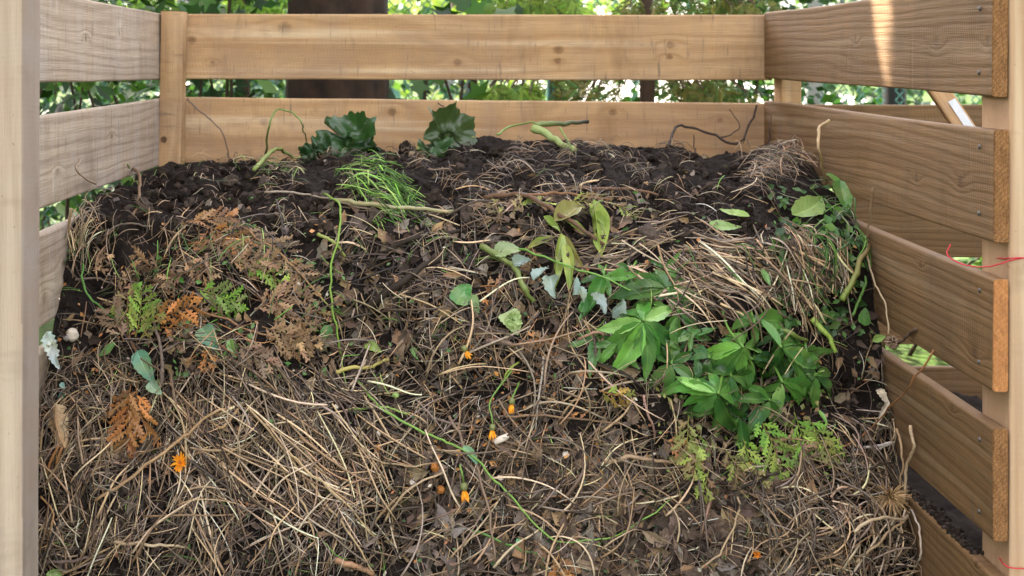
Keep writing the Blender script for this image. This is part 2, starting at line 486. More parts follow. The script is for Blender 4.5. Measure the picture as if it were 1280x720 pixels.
# far side wall of the next bay
for k, z in enumerate([.026, -.165, -.352, -.54, -.73, -.91]):
    A = Vz(1.95, 1.66, z); B = Vz(1.95, 2.85, z)
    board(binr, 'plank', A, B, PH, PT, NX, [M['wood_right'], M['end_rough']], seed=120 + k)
def post(x0, x1, y0, y1, ztop, mats, seed, label=None, lean=0.0, zbot=-1.0):
    A = Vz((x0 + x1) / 2 + lean, y0, zbot); B = Vz((x0 + x1) / 2, y0, ztop)
    o, mt = board(binr, 'post', A, B, x1 - x0, y1 - y0, NY, mats, up=Vector((1, 0, 0)), seed=seed, label=label, warp=.0, bev=.003)
    return o, mt
lp, lm_ = post(-.575, -.4846, 1.660, 1.732, .25, [M['wood_post'], M['end_smooth'], M['wood_side']], 200, 'pale square front post at the left opening', -.004)
for pg in lp.data.polygons:
    if (lm_ @ pg.center).x > -.4885 and pg.material_index == 0: pg.material_index = 2      # side towards the heap painted darker, as shade on that face
post(.7365, .828, 1.664, 1.746, .25, [M['wood_post2'], M['end_smooth']], 201, 'pale square front post nailed to the right planks', .001)
post(-.5345, -.4875, 2.806, 2.859, .102, [M['wood_back'], M['end_smooth']], 202, 'slim corner post against the back planks', -.02)
post(.764, .806, 2.800, 2.863, .102, [M['wood_back'], M['end_smooth']], 203, 'corner post of the next bay')
post(1.97, 2.05, 1.665, 1.745, .25, [M['wood_post'], M['end_smooth']], 204)
post(1.97, 2.05, 2.78, 2.86, .102, [M['wood_post'], M['end_smooth']], 205)
# round knots on posts
def bolt(px, py, Y, label, r=.0055):
    p = at(px, py, Y)
    e = MB(); vs = []; k = 14
    for (rr_, d) in ((r * 1.2, 0), (r, .002), (r * .55, .0022), (r * .5, .0008)):
        vs += [p + Vector((rr_ * math.cos(2 * PI * i / k), -d, rr_ * math.sin(2 * PI * i / k))) for i in range(k)]
    fs = [(j * k + i, j * k + (i + 1) % k, (j + 1) * k + (i + 1) % k, (j + 1) * k + i) for j in range(3) for i in range(k)]
    fs.append(tuple(3 * k + i for i in range(k)))
    e.add(vs, fs, (.16, .09, .05))
    o = e.build('bolt_head', M['twig'], binr); o['label'] = label
bolt(205, 174, 2.8045, 'dark screw head low on the corner post', .0055)

# leaning stake in the next bay with a white patch
st = empty('leaning_stake', at(1240, 180, 2.35), 'sawn timber stake leaning behind the right planks, white patch on it', 'stake')
A = at(1150, 75, 2.45); B = at(1330, 345, 2.25)
o_, mt_ = board(st, 'stake', A, B, .034, .03, Vector((-.25, -1, .1)).normalized(), [M['wood_back'], M['end_smooth']], up=Vector((1, 0, .5)), seed=300, warp=0)
o_.name = 'timber'
mb = MB()
d = (B - A).normalized(); nr = Vector((-.25, -1, .1)).normalized(); nr = (nr - d * nr.dot(d)).normalized(); sd = d.cross(nr).normalized()
if sd.x < 0: sd = -sd
c0 = at(1212, 141, 2.40)
c0 = A + d * (c0 - A).dot(d) + nr * .0022 + sd * .0085
vs = []
for i in range(5):
    for j in range(3):
        vs.append(c0 + d * (-.032 + .064 * i / 4) + sd * (-.0085 + .0135 * j / 2) + nr * (.0006 * math.sin(i * 1.9 + j)))
mb.add(vs, [(i * 3 + j, i * 3 + j + 1, i * 3 + j + 4, i * 3 + j + 3) for i in range(4) for j in range(2)])
o = mb.build('tag', M['matte'], st); o['label'] = 'white paper patch on the stake'

# ------------------------------------------------------------------ the heap
def lin(pts, x):
    if x <= pts[0][0]: return pts[0][1]
    for (a, b) in zip(pts, pts[1:]):
        if x <= b[0]:
            t = (x - a[0]) / (b[0] - a[0]); t = t * t * (3 - 2 * t) * .35 + t * .65
            return a[1] * (1 - t) + b[1] * t
    return pts[-1][1]
PROF = [(2.855, -.240), (2.79, -.214), (2.70, -.198), (2.58, -.202), (2.46, -.214), (2.35, -.230), (2.26, -.254), (2.19, -.285), (2.13, -.345),
        (2.085, -.41), (2.045, -.48), (2.01, -.555), (1.975, -.63), (1.94, -.70), (1.90, -.79), (1.86, -.88), (1.80, -1.0)]
plen = [0]
for a, b in zip(PROF, PROF[1:]): plen.append(plen[-1] + math.hypot(a[0] - b[0], a[1] - b[1]))
PV = [Vector((p[0], p[1], 0)) for p in PROF]
pc = catmull(PV, 8)
pl = [0]
for a, b in zip(pc, pc[1:]): pl.append(pl[-1] + (a - b).length)
def prof(s):
    import bisect
    i = min(max(bisect.bisect(pl, s) - 1, 0), len(pc) - 2)
    t = (s - pl[i]) / (pl[i + 1] - pl[i])
    p = pc[i].lerp(pc[i + 1], t); d = (pc[i + 1] - pc[i]).normalized()
    return p.x, p.y, d
CREST = [(-.56, -.035), (-.45, -.032), (-.3, -.008), (-.12, .012), (.05, .014), (.2, .022), (.33, .014), (.45, .0), (.6, -.012), (.75, .0)]
BUMPS = [(900, 350, 120, .035), (860, 440, 110, .03), (1060, 490, 38, -.045), (440, 430, 60, -.02), (250, 400, 90, .02), (300, 620, 120, .015),
         (1040, 640, 80, .03), (700, 230, 140, .010), (480, 250, 60, .010), (640, 470, 90, -.012), (560, 330, 90, .01), (130, 350, 45, -.03),
         (980, 225, 40, .02), (800, 620, 90, -.012), (400, 470, 40, -.02), (130, 560, 60, -.015), (1050, 330, 40, .03), (220, 240, 60, .008)]
NXg, NYg = 440, 470
def heap_pt(u, s):
    y, z, d = prof(s)
    xl = -.536 - (2.856 - y) / 1.196 * .0405; xr = .743 - (2.858 - y) / 1.198 * .0275
    x = xl + (xr - xl) * u
    nrm = Vector((0, d.y, -d.x)); 
    if nrm.z < 0 and nrm.y > 0: nrm = -nrm
    if nrm.dot(Vector((0, -.7, .7))) < 0: nrm = -nrm
    p = Vector((x, y, H + z))
    top = max(0, min(1, (p.y - 2.2) / .3))
    p.z += lin(CREST, x) * top
    # edges of the front curve back from the opening on the right, fill behind the left post
    edge = max(0, (x - .45) / .3) ** 2 * .035 * (1 - top)
    p.y += edge
    px, py = topx(p)
    b = 0
    for (bx, by, br, ba) in BUMPS:
        dd = ((px - bx) / br) ** 2 + ((py - by) / br) ** 2
        if dd < 6: b += ba * math.exp(-dd)
    q = p * 1.0
    n1 = noise.noise(q * 6.5) * .028
    n2 = noise.noise(q * 17 + Vector((3, 1, 7))) * .024
    n3 = noise.noise(q * 46) * .0065
    n4 = abs(noise.noise(q * 110)) * .0045
    n5 = noise.noise(q * 240) * .0018
    p = p + nrm * (b + (n1 + n2) * (1 - .35 * top) + n3 + n4 + n5)
    # stay between the walls
    p.x = min(max(p.x, xl + .001), xr - .001); p.y = min(p.y, 2.857)
    return p
S_TOT = pl[-1]
hv = []; 
for j in range(NYg + 1):
    s = S_TOT * j / NYg
    for i in range(NXg + 1):
        hv.append(heap_pt(i / NXg, s))
hf = []
W_ = NXg + 1
for j in range(NYg):
    for i in range(NXg):
        a = j * W_ + i
        hf.append((a, a + W_, a + W_ + 1, a + 1))
mb = MB(); mb.add(hv, hf)
heap = mb.build('compost_soil', M['soil'], origin=(0, 2.3, 0))
tag(heap, 'dark crumbly soil and compost filling the bin', 'soil', kind='stuff')
bvh = BVHTree.FromPolygons(hv, hf)

def hit(px, py):
    d = ray(px, py).normalized()
    loc, nrm, idx, dist = bvh.ray_cast(CAM, d, 6)
    if loc is None: return None, None
    if nrm.dot(d) > 0: nrm = -nrm
    return loc, nrm
SMN = {}
def snorm(p):
    """smooth outward direction of the heap at p (from the profile only)"""
    t = max(0, min(1, (p.y - 2.05) / .35))
    return Vector((0, -1 + .85 * t, .25 + .75 * t)).normalized()
def on(px, py, h=0.0, Y=None):
    if Y is not None: return at(px, py, Y)
    p, n = hit(px, py)
    if p is None:
        Y = 2.80
        if px > 950: Y = min(Y, .722 * F / (px - VX) - .02)
        if px < 250: Y = min(Y, .55 * F / (VX - px) - .02)
        return at(px, py, Y)
    return p + snorm(p) * h
def surf(p, h):
    q, n, i, d = bvh.find_nearest(p)
    if q is None: return p
    return q + snorm(q) * h
def imgdir(ang, p):
    """direction on the heap surface that runs at angle ang (degrees, 0 = right, 90 = up) in the picture"""
    a = math.radians(ang); n = snorm(p)
    v = Vector((math.cos(a), 0, math.sin(a)))
    up = Vector((0, n.z, -n.y)).normalized()
    return (Vector((1, 0, 0)) * math.cos(a) + up * math.sin(a)).normalized()

# ---- strands
STRAW = [(.54, .385, .225), (.46, .32, .19), (.36, .23, .13), (.62, .48, .32), (.27, .175, .10), (.44, .345, .25)]
GREYB = [(.17, .125, .095), (.11, .075, .055), (.24, .19, .155), (.07, .048, .034), (.27, .20, .15)]
DARK = [(.06, .04, .027), (.09, .058, .038), (.13, .085, .055), (.045, .03, .022)]
GREEN = [(.10, .22, .035), (.16, .30, .05), (.07, .16, .03), (.22, .33, .08)]
RUST = [(.38, .16, .05), (.30, .13, .05), (.45, .22, .08)]
def inwalls(p):
    y = p.y
    xl = -.536 - (2.856 - y) / 1.196 * .0405; xr = .743 - (2.858 - y) / 1.198 * .0275
    p.x = min(max(p.x, xl + .003), xr - .003)
    if p.y > 2.855: p.y = 2.855
    return p
def strand(px, py, L, ang, rad, curl, h0, arch, rr, npt=7):
    p, n = hit(px, py)
    if p is None: return None
    d = imgdir(ang, p)
    step = L / (npt - 1); curl *= .62; c = rr.gauss(0, curl); pts = []
    p = p - d * (L / 2)
    q = p
    for i in range(npt):
        t = i / (npt - 1)
        h = h0 + arch * math.sin(PI * t) + rr.uniform(-.0015, .0015)
        s = surf(q, 0)
        pts.append(s + snorm(s) * max(h, .0005))
        nn = snorm(s)
        d = (Matrix.Rotation(c * step / .02 + rr.gauss(0, curl * .4), 3, nn) @ d)
        d = (d - nn * d.dot(nn)).normalized()
        q = s + d * step
    # smooth the height jumps
    for _ in range(3):
        pts = [pts[0]] + [(pts[i - 1] + pts[i] * 2 + pts[i + 1]) / 4 for i in range(1, npt - 1)] + [pts[-1]]
    return [inwalls(x) for x in pts]
def inreg(reg, rr):
    cx, cy, rx, ry = reg
    while True:
        x = rr.uniform(-1, 1); y = rr.uniform(-1, 1)
        if x * x + y * y <= 1 or rr.random() < .0: break
    return cx + x * rx, cy + y * ry
def inbox(reg, rr):
    x0, y0, x1, y1 = reg
    return rr.uniform(x0, x1), rr.uniform(y0, y1)

straw_mb = MB(); fine_mb = MB()
rs = random.Random(5)
def clumpy(px, py, seed=0.0):
    v = noise.noise(Vector((px / 42, py / 34, seed))) + .6 * noise.noise(Vector((px / 17, py / 15, seed + 4)))
    return v
def scatter(mb, n, reg, pal, L=(.03, .09), ang=(0, 180), rad=(.0006, .0014), curl=.25, h=(0, .012), arch=(0, .012), box=False, sides=3, npt=7, mask=0.0, thr=.0):
    for _ in range(int(n * (.92 if mb is straw_mb else 1))):
        px, py = (inbox if box else inreg)(reg, rs)
        if clumpy(px, py, mask) < rs.gauss(thr if py > 300 else thr + .06, .10): continue
        a = rs.uniform(*ang) if isinstance(ang[1], (int, float)) and len(ang) == 2 else rs.gauss(ang[0], ang[1])
        if len(ang) == 3: a = rs.gauss(ang[0], ang[1])
        hh = rs.uniform(*h)
        pts = strand(px, py, rs.uniform(*L), a, 0, curl, hh, rs.uniform(*arch), rs, npt)
        if not pts: continue
        r = rs.uniform(*rad) * (rs.choice([.75, 1, 1.1, 1.5]) if mb is straw_mb else 1)
        rads = [r * (1 if 0 < i < npt - 1 else .6) for i in range(npt)]
        cv = vary(rs.choice(pal), rs)
        depth_shade = (.14 + 1.2 * min(1, hh / .018) ** 1.5) if mb is straw_mb else (.42 if mb is fine_mb else 1)   # gap shade painted in: deeper strands get darker, browner
        cv = tuple(x * depth_shade * (1 if q_ == 0 else (.97 if q_ == 1 else .93)) if depth_shade < 1 else x for q_, x in enumerate(cv))
        tube(mb, pts, rads, cv, n=sides, flat=rs.choice([1, .5, .35]), cap=False)

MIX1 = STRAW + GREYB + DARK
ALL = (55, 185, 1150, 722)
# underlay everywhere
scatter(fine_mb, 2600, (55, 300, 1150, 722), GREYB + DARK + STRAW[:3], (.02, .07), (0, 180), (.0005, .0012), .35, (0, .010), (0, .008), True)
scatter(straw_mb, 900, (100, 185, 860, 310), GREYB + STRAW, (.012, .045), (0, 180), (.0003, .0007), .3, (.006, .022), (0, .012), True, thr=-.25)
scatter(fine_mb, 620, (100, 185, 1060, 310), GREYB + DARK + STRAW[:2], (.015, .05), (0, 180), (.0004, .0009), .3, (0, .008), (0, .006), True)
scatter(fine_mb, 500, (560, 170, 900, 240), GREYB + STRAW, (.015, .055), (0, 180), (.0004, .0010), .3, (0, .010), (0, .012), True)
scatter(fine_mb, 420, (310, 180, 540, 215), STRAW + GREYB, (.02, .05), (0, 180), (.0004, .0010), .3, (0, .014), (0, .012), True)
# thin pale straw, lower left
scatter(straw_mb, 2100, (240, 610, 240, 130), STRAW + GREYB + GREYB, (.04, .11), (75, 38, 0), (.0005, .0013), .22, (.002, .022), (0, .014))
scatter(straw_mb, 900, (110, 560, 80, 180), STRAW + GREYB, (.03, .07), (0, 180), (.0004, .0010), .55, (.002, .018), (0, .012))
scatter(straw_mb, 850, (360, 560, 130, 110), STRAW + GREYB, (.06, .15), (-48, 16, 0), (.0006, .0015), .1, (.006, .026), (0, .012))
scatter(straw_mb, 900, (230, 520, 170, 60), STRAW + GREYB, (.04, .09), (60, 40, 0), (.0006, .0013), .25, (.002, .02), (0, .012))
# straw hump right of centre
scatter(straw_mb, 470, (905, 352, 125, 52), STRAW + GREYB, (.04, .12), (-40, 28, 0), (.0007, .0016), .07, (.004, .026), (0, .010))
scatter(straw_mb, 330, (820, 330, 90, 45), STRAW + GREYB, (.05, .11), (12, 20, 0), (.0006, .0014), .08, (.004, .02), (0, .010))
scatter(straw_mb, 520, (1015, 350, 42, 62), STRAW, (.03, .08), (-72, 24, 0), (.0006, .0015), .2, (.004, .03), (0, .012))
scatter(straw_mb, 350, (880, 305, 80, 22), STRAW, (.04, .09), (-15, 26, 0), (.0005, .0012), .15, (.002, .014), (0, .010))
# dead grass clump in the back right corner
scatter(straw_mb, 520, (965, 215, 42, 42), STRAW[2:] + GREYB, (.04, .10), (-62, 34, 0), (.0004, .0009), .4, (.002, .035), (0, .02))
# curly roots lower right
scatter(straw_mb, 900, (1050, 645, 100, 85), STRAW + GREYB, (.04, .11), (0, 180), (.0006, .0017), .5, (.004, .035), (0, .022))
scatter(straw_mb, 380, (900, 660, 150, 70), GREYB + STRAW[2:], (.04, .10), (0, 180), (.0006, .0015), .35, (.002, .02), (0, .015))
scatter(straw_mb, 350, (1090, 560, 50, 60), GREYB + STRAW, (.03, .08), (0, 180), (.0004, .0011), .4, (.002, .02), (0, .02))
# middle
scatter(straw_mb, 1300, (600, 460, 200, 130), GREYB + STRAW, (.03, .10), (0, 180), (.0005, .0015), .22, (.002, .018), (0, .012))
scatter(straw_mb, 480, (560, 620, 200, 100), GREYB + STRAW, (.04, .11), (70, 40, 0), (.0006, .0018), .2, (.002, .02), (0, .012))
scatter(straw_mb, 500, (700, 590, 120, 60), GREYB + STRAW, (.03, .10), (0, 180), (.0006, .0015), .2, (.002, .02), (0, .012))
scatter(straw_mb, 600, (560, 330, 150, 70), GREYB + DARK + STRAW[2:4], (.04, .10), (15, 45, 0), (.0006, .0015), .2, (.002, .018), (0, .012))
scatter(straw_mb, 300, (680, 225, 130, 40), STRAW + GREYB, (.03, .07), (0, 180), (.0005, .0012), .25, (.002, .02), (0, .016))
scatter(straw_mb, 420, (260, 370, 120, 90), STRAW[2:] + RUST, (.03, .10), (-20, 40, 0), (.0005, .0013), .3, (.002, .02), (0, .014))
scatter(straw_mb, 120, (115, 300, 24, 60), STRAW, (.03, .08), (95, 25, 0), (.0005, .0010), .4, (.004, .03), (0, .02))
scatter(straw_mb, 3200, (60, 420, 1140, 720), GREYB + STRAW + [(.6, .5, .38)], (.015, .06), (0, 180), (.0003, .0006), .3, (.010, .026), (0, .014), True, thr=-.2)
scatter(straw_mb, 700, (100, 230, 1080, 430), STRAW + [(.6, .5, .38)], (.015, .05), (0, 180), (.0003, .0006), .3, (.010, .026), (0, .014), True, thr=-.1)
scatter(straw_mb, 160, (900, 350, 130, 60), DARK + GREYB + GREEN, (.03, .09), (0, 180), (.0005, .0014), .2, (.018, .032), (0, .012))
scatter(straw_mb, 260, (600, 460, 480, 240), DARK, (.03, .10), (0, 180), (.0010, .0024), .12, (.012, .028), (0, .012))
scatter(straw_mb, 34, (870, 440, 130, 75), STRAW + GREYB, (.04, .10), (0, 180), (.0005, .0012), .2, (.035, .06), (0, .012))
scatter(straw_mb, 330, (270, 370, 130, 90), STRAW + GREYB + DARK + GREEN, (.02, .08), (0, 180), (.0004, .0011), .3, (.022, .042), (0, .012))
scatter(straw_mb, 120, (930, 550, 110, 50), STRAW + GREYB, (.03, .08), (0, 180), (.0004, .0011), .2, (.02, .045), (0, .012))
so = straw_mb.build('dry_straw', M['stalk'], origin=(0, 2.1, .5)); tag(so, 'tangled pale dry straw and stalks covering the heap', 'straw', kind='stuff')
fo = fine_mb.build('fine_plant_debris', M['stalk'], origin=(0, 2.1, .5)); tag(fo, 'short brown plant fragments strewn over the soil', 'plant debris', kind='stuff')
# live green blades scattered
gm = MB()
scatter(gm, 330, (60, 200, 1100, 720), GREEN, (.02, .06), (0, 180), (.0004, .0010), .35, (.004, .022), (0, .012), True)
scatter(gm, 120, (360, 340, 280, 120), GREEN, (.02, .06), (0, 180), (.0005, .0012), .35, (.008, .024), (0, .012))
o = gm.build('green_blades', M['green'], origin=(0, 2.1, .5)); tag(o, 'thin green grass blades and tendrils mixed through the heap', 'grass', kind='stuff')
# grass clippings
gm = MB()
scatter(gm, 330, (480, 238, 46, 36), GREEN + [(.16, .38, .05), (.24, .44, .10)], (.03, .085), (-50, 34, 0), (.0006, .0015), .05, (.003, .024), (0, .012))
scatter(gm, 90, (500, 275, 40, 22), GREEN, (.03, .06), (-60, 30, 0), (.0006, .0013), .12, (.003, .02), (0, .012))
scatter(gm, 110, (345, 210, 55, 16), GREEN + STRAW, (.03, .06), (0, 180), (.0005, .0010), .25, (.003, .02), (0, .016))
o = gm.build('grass_clippings', M['green'], origin=(0, 2.1, .5)); tag(o, 'fresh bright green grass clippings on the upper heap', 'grass clippings', kind='stuff')
gm = MB()
scatter(gm, 130, (1050, 300, 40, 60), [(.05, .12, .025), (.08, .18, .03), (.12, .2, .05), (.04, .08, .02)], (.03, .09), (-70, 40, 0), (.0006, .0022), .3, (.003, .03), (0, .02))
o = gm.build('wilted_greens', M['green'], origin=(0, 2.1, .5)); tag(o, 'dark wilted green stems piled by the right planks', 'wilted greens', kind='stuff')

bits = MB(); rb = random.Random(8)
def bit(reg, n, pal, L, box=True):
    for _ in range(n):
        px, py = (inbox if box else inreg)(reg, rb)
        p, nn = hit(px, py)
        if p is None: continue
        l = rb.uniform(*L); d = imgdir(rb.uniform(0, 360), p); c = p + snorm(p) * rb.uniform(.006, .022)
        sn = (snorm(p) + Vector((rb.gauss(0, .5), rb.gauss(0, .5), rb.gauss(0, .5)))).normalized()
        s2 = d.cross(sn).normalized() * l * rb.uniform(.2, .4); k = inwalls
        c0 = jit(rb.choice(pal), .3, rb)
        bits.add([k(c - d * l / 2), k(c + s2 + sn * .001), k(c + d * l / 2), k(c - s2 + sn * .001), k(c - sn * l * .12)], [(0, 1, 4), (1, 2, 4), (2, 3, 4), (3, 0, 4)], c0)
bit((70, 250, 1120, 720), 520, [(.06, .14, .03), (.09, .19, .05), (.05, .10, .03), (.12, .18, .06)], (.003, .010))
bit((180, 300, 420, 480), 160, [(.07, .17, .035), (.10, .2, .05)], (.005, .014))
bit((960, 240, 1080, 420), 260, [(.03, .08, .02), (.05, .14, .03), (.09, .19, .04)], (.008, .026))
bit((70, 280, 1120, 720), 420, RUST, (.003, .010))
bit((540, 420, 760, 640), 160, RUST + [(.6, .28, .06)], (.004, .014))
bit((70, 300, 1120, 720), 360, [(.5, .42, .33), (.62, .55, .46), (.4, .32, .25)], (.0025, .008))
bit((820, 480, 1030, 600), 260, [(.36, .24, .14), (.28, .3, .08), (.2, .3, .06)], (.006, .014))
o = bits.build('plant_scraps', M['green'], origin=(0, 2.1, .5)); tag(o, 'tiny green, rusty and pale plant scraps sprinkled over the heap', 'plant scraps', kind='stuff')
# ---- soil crumbs and clods
ICO = []
def ico():
    t = (1 + 5 ** .5) / 2
    v = [(-1, t, 0), (1, t, 0), (-1, -t, 0), (1, -t, 0), (0, -1, t), (0, 1, t), (0, -1, -t), (0, 1, -t), (t, 0, -1), (t, 0, 1), (-t, 0, -1), (-t, 0, 1)]
    f = [(0, 11, 5), (0, 5, 1), (0, 1, 7), (0, 7, 10), (0, 10, 11), (1, 5, 9), (5, 11, 4), (11, 10, 2), (10, 7, 6), (7, 1, 8), (3, 9, 4), (3, 4, 2), (3, 2, 6), (3, 6, 8), (3, 8, 9), (4, 9, 5), (2, 4, 11), (6, 2, 10), (8, 6, 7), (9, 8, 1)]
    return [Vector(a).normalized() for a in v], f
def subdiv(v, f):
    v = list(v); cache = {}; nf = []
    def mid(a, b):
        k = (min(a, b), max(a, b))
        if k not in cache: cache[k] = len(v); v.append(((v[a] + v[b]) / 2).normalized())
        return cache[k]
    for (a, b, c) in f:
        ab, bc, ca = mid(a, b), mid(b, c), mid(c, a)
        nf += [(a, ab, ca), (b, bc, ab), (c, ca, bc), (ab, bc, ca)]
    return v, nf
I0 = ico(); I1 = subdiv(*I0); I2 = subdiv(*I1); I3 = subdiv(*I2)
def lump(mb, p, r, col, src, rr, rough=.35, sq=(1, 1, 1)):
    off = Vector((rr.uniform(0, 90), rr.uniform(0, 90), rr.uniform(0, 90)))
    rot = Matrix.Rotation(rr.uniform(0, 6.28), 3, Vector((rr.gauss(0, 1), rr.gauss(0, 1), rr.gauss(0, 1) + .01)).normalized())
    vs = []
    for v in src[0]:
        k = 1 + rough * noise.noise(v * 1.3 + off) * 1.6 + rough * .5 * noise.noise(v * 4 + off)
        w = Vector((v.x * sq[0], v.y * sq[1], v.z * sq[2])) * (r * k)
        vs.append(p + rot @ w)
    mb.add(vs, src[1], col)
SOILC = [(.010, .007, .0055), (.018, .0125, .010), (.032, .023, .018), (.014, .010, .008), (.06, .046, .038)]
cm = MB(); rc = random.Random(9)
def crumbs(n, reg, r=(.0015, .006), pal=SOILC, box=True, src=I0):
    for _ in range(n):
        px, py = (inbox if box else inreg)(reg, rc)
        if clumpy(px, py, 20.0) < rc.gauss(-.05, .2): continue
        p, nn = hit(px, py)
        if p is None: continue
        rr_ = r[0] + (r[1] - r[0]) * rc.random() ** 5 * 1.5
        s = src if rr_ < .004 else I1
        lump(cm, inwalls(p + snorm(p) * rr_ * rc.uniform(-.2, .6)), rr_, jit(rc.choice(pal), .3, rc), s, rc)
crumbs(2600, (100, 205, 430, 300), (.0012, .008))
crumbs(4200, (560, 185, 960, 300), (.0010, .0055))
crumbs(900, (860, 230, 1010, 300), (.0010, .003))
crumbs(2200, (60, 300, 1140, 720), (.0015, .006))
crumbs(700, (430, 185, 620, 240), (.0012, .006))
crumbs(500, (60, 600, 240, 700), (.0015, .008), [(.05, .04, .035), (.08, .065, .055), (.03, .022, .018)])
crumbs(500, (850, 590, 1000, 680), (.0015, .007), [(.06, .05, .042), (.09, .075, .062), (.03, .022, .018)])
crumbs(600, (1030, 470, 1130, 560), (.0012, .006), SOILC)
crumbs(350, (560, 540, 740, 640), (.001, .004), [(.12, .1, .085), (.2, .17, .14), (.05, .04, .03)])
co = cm.build('soil_crumbs', M['crumb'], origin=(0, 2.1, .5), smooth=False); tag(co, 'crumbs of dark soil scattered over the heap', 'soil crumbs', kind='stuff')
# big clods, one object each
CL = [(180, 262, 13), (262, 248, 10), (238, 258, 9), (290, 232, 12), (330, 236, 11), (380, 262, 10), (450, 282, 16), (540, 250, 12), (585, 272, 14), (808, 300, 18), (855, 296, 11),
      (232, 352, 12), (470, 275, 13), (620, 196, 12), (505, 175 + 12, 9), (745, 215, 10), (95, 640, 18), (150, 640, 14), (180, 655, 9), (350, 628, 9), (915, 640, 12), (958, 648, 13), (880, 612, 11), (700, 250, 10), (300, 262, 9), (405, 285, 11), (140, 278, 10)]
for (px, py, rp) in CL:
    p = on(px, py, 0); r = rp / 1.25 * p.y / F
    b = MB(); k = rc.choice([(.045, .033, .027), (.075, .058, .047), (.03, .022, .017)])
    if rp >= 16: k = (.11, .085, .072)
    lump(b, p + snorm(p) * r * .35, r, k, I3, rc, .5, (1.1, 1, .8))
    o = b.build('soil_clod', M['crumb'], origin=p)
    if rp >= 16: tag(o, {808: 'large pale grey soil clod right of the wilted yellow leaves', 450: 'large pale soil clod just under the grass clippings', 95: 'large grey soil clod low beside the left post'}[px], 'soil clod', 'clods of soil on the heap')
    else: tag(o, 'small lump of dark soil half buried in the heap', 'soil clod', 'small clods of soil on the heap')

# ---- leaves
def leafmesh(mb, base, tip, nrm, w, col, fold=.25, droop=.12, shape='lance', crumple=.0, rr=R, nseg=9, na=6, serr=.0, col2=None, twist=0.0):
    ax = tip - base; L = ax.length; ax.normalize()
    n = nrm - ax * nrm.dot(ax)
    if n.length < 1e-4: n = Vector((0, -1, 0))
    n.normalize(); sd = ax.cross(n).normalized()
    off = Vector((rr.uniform(0, 50), rr.uniform(0, 50), rr.uniform(0, 50)))
    vs = []; uv = []; cs = []
    bend = rr.uniform(-.08, .08)
    for i in range(nseg + 1):
        t = i / nseg
        if shape == 'lance': ww = (math.sin(PI * t ** .82)) ** .85 * (1 - .25 * t)
        elif shape == 'ovate': ww = (math.sin(PI * t ** .6)) ** .7
        elif shape == 'blade': ww = min(1, t * 6 + .3) * (1 - t ** 2.5)
        elif shape == 'heart': ww = (math.sin(PI * min(1, t * .93 + .07) ** .5)) ** .65
        else: ww = math.sin(PI * t)
        ww = max(ww, .02) * w / 2
        tw = twist * t
        sdt = sd * math.cos(tw) + n * math.sin(tw); nt_ = n * math.cos(tw) - sd * math.sin(tw)
        c = base + ax * (L * t) + n * (-droop * L * (t * t - t * .15)) + sd * (bend * L * math.sin(PI * t))
        for k in range(na + 1):
            u = k / na * 2 - 1
            q = c + sdt * (u * ww * (1 + (serr * (.5 if i % 2 else -.5) if abs(u) > .99 else 0))) + nt_ * (abs(u) * ww * fold * 1.6)
            if crumple: q = q + nt_ * (noise.noise(q * 60 + off) * crumple + noise.noise(q * 150 + off) * crumple * .4)
            vs.append(q); uv.append((k / na, t))
            cs.append(mixc(col, col2, max(0, min(1, noise.noise(q * 40 + off) * 1.3 + .35))) if col2 else col)
    m1 = na + 1
    fs = [(i * m1 + k, i * m1 + k + 1, (i + 1) * m1 + k + 1, (i + 1) * m1 + k) for i in range(nseg) for k in range(na)]
    mb.add(vs, fs, cs, uv)

# dead leaf litter
lm = MB(); rl = random.Random(21)
DL = [(.10, .072, .055), (.16, .115, .085), (.06, .042, .032), (.26, .19, .13), (.045, .033, .026), (.22, .185, .155), (.30, .2, .11)]
def litter(n, reg, L=(.014, .038), pal=DL, box=True):
    for _ in range(n):
        px, py = (inbox if box else inreg)(reg, rl)
        p, nn = hit(px, py)
        if p is None: continue
        d = imgdir(rl.uniform(0, 360), p)
        l = rl.uniform(*L); sn = (snorm(p) + Vector((rl.gauss(0, .45), rl.gauss(0, .45), rl.gauss(0, .45)))).normalized()
        b = inwalls(p + sn * rl.uniform(.001, .012)); t = inwalls(b + d * l + snorm(p) * rl.uniform(-.004, .008))
        leafmesh(lm, b, t, sn, l * rl.uniform(.3, .7), jit(rl.choice(pal), .25, rl), rl.uniform(0, .6), rl.uniform(-.3, .4), rl.choice(['lance', 'ovate', 'ovate']), .006, rl, 5, 4, .3, twist=rl.uniform(-1.2, 1.2))
litter(1500, (60, 400, 1120, 722), (.008, .028))
litter(800, (660, 580, 1010, 722), (.016, .042))
litter(450, (500, 560, 780, 722), (.015, .04))
litter(600, (400, 250, 800, 470), (.012, .032))
litter(250, (120, 200, 960, 300), (.008, .02))
o = lm.build('dead_leaf_litter', M['dryleaf'], origin=(0, 2.1, .5)); tag(o, 'crumpled brown and grey dead leaves matted into the heap', 'leaf litter', kind='stuff')

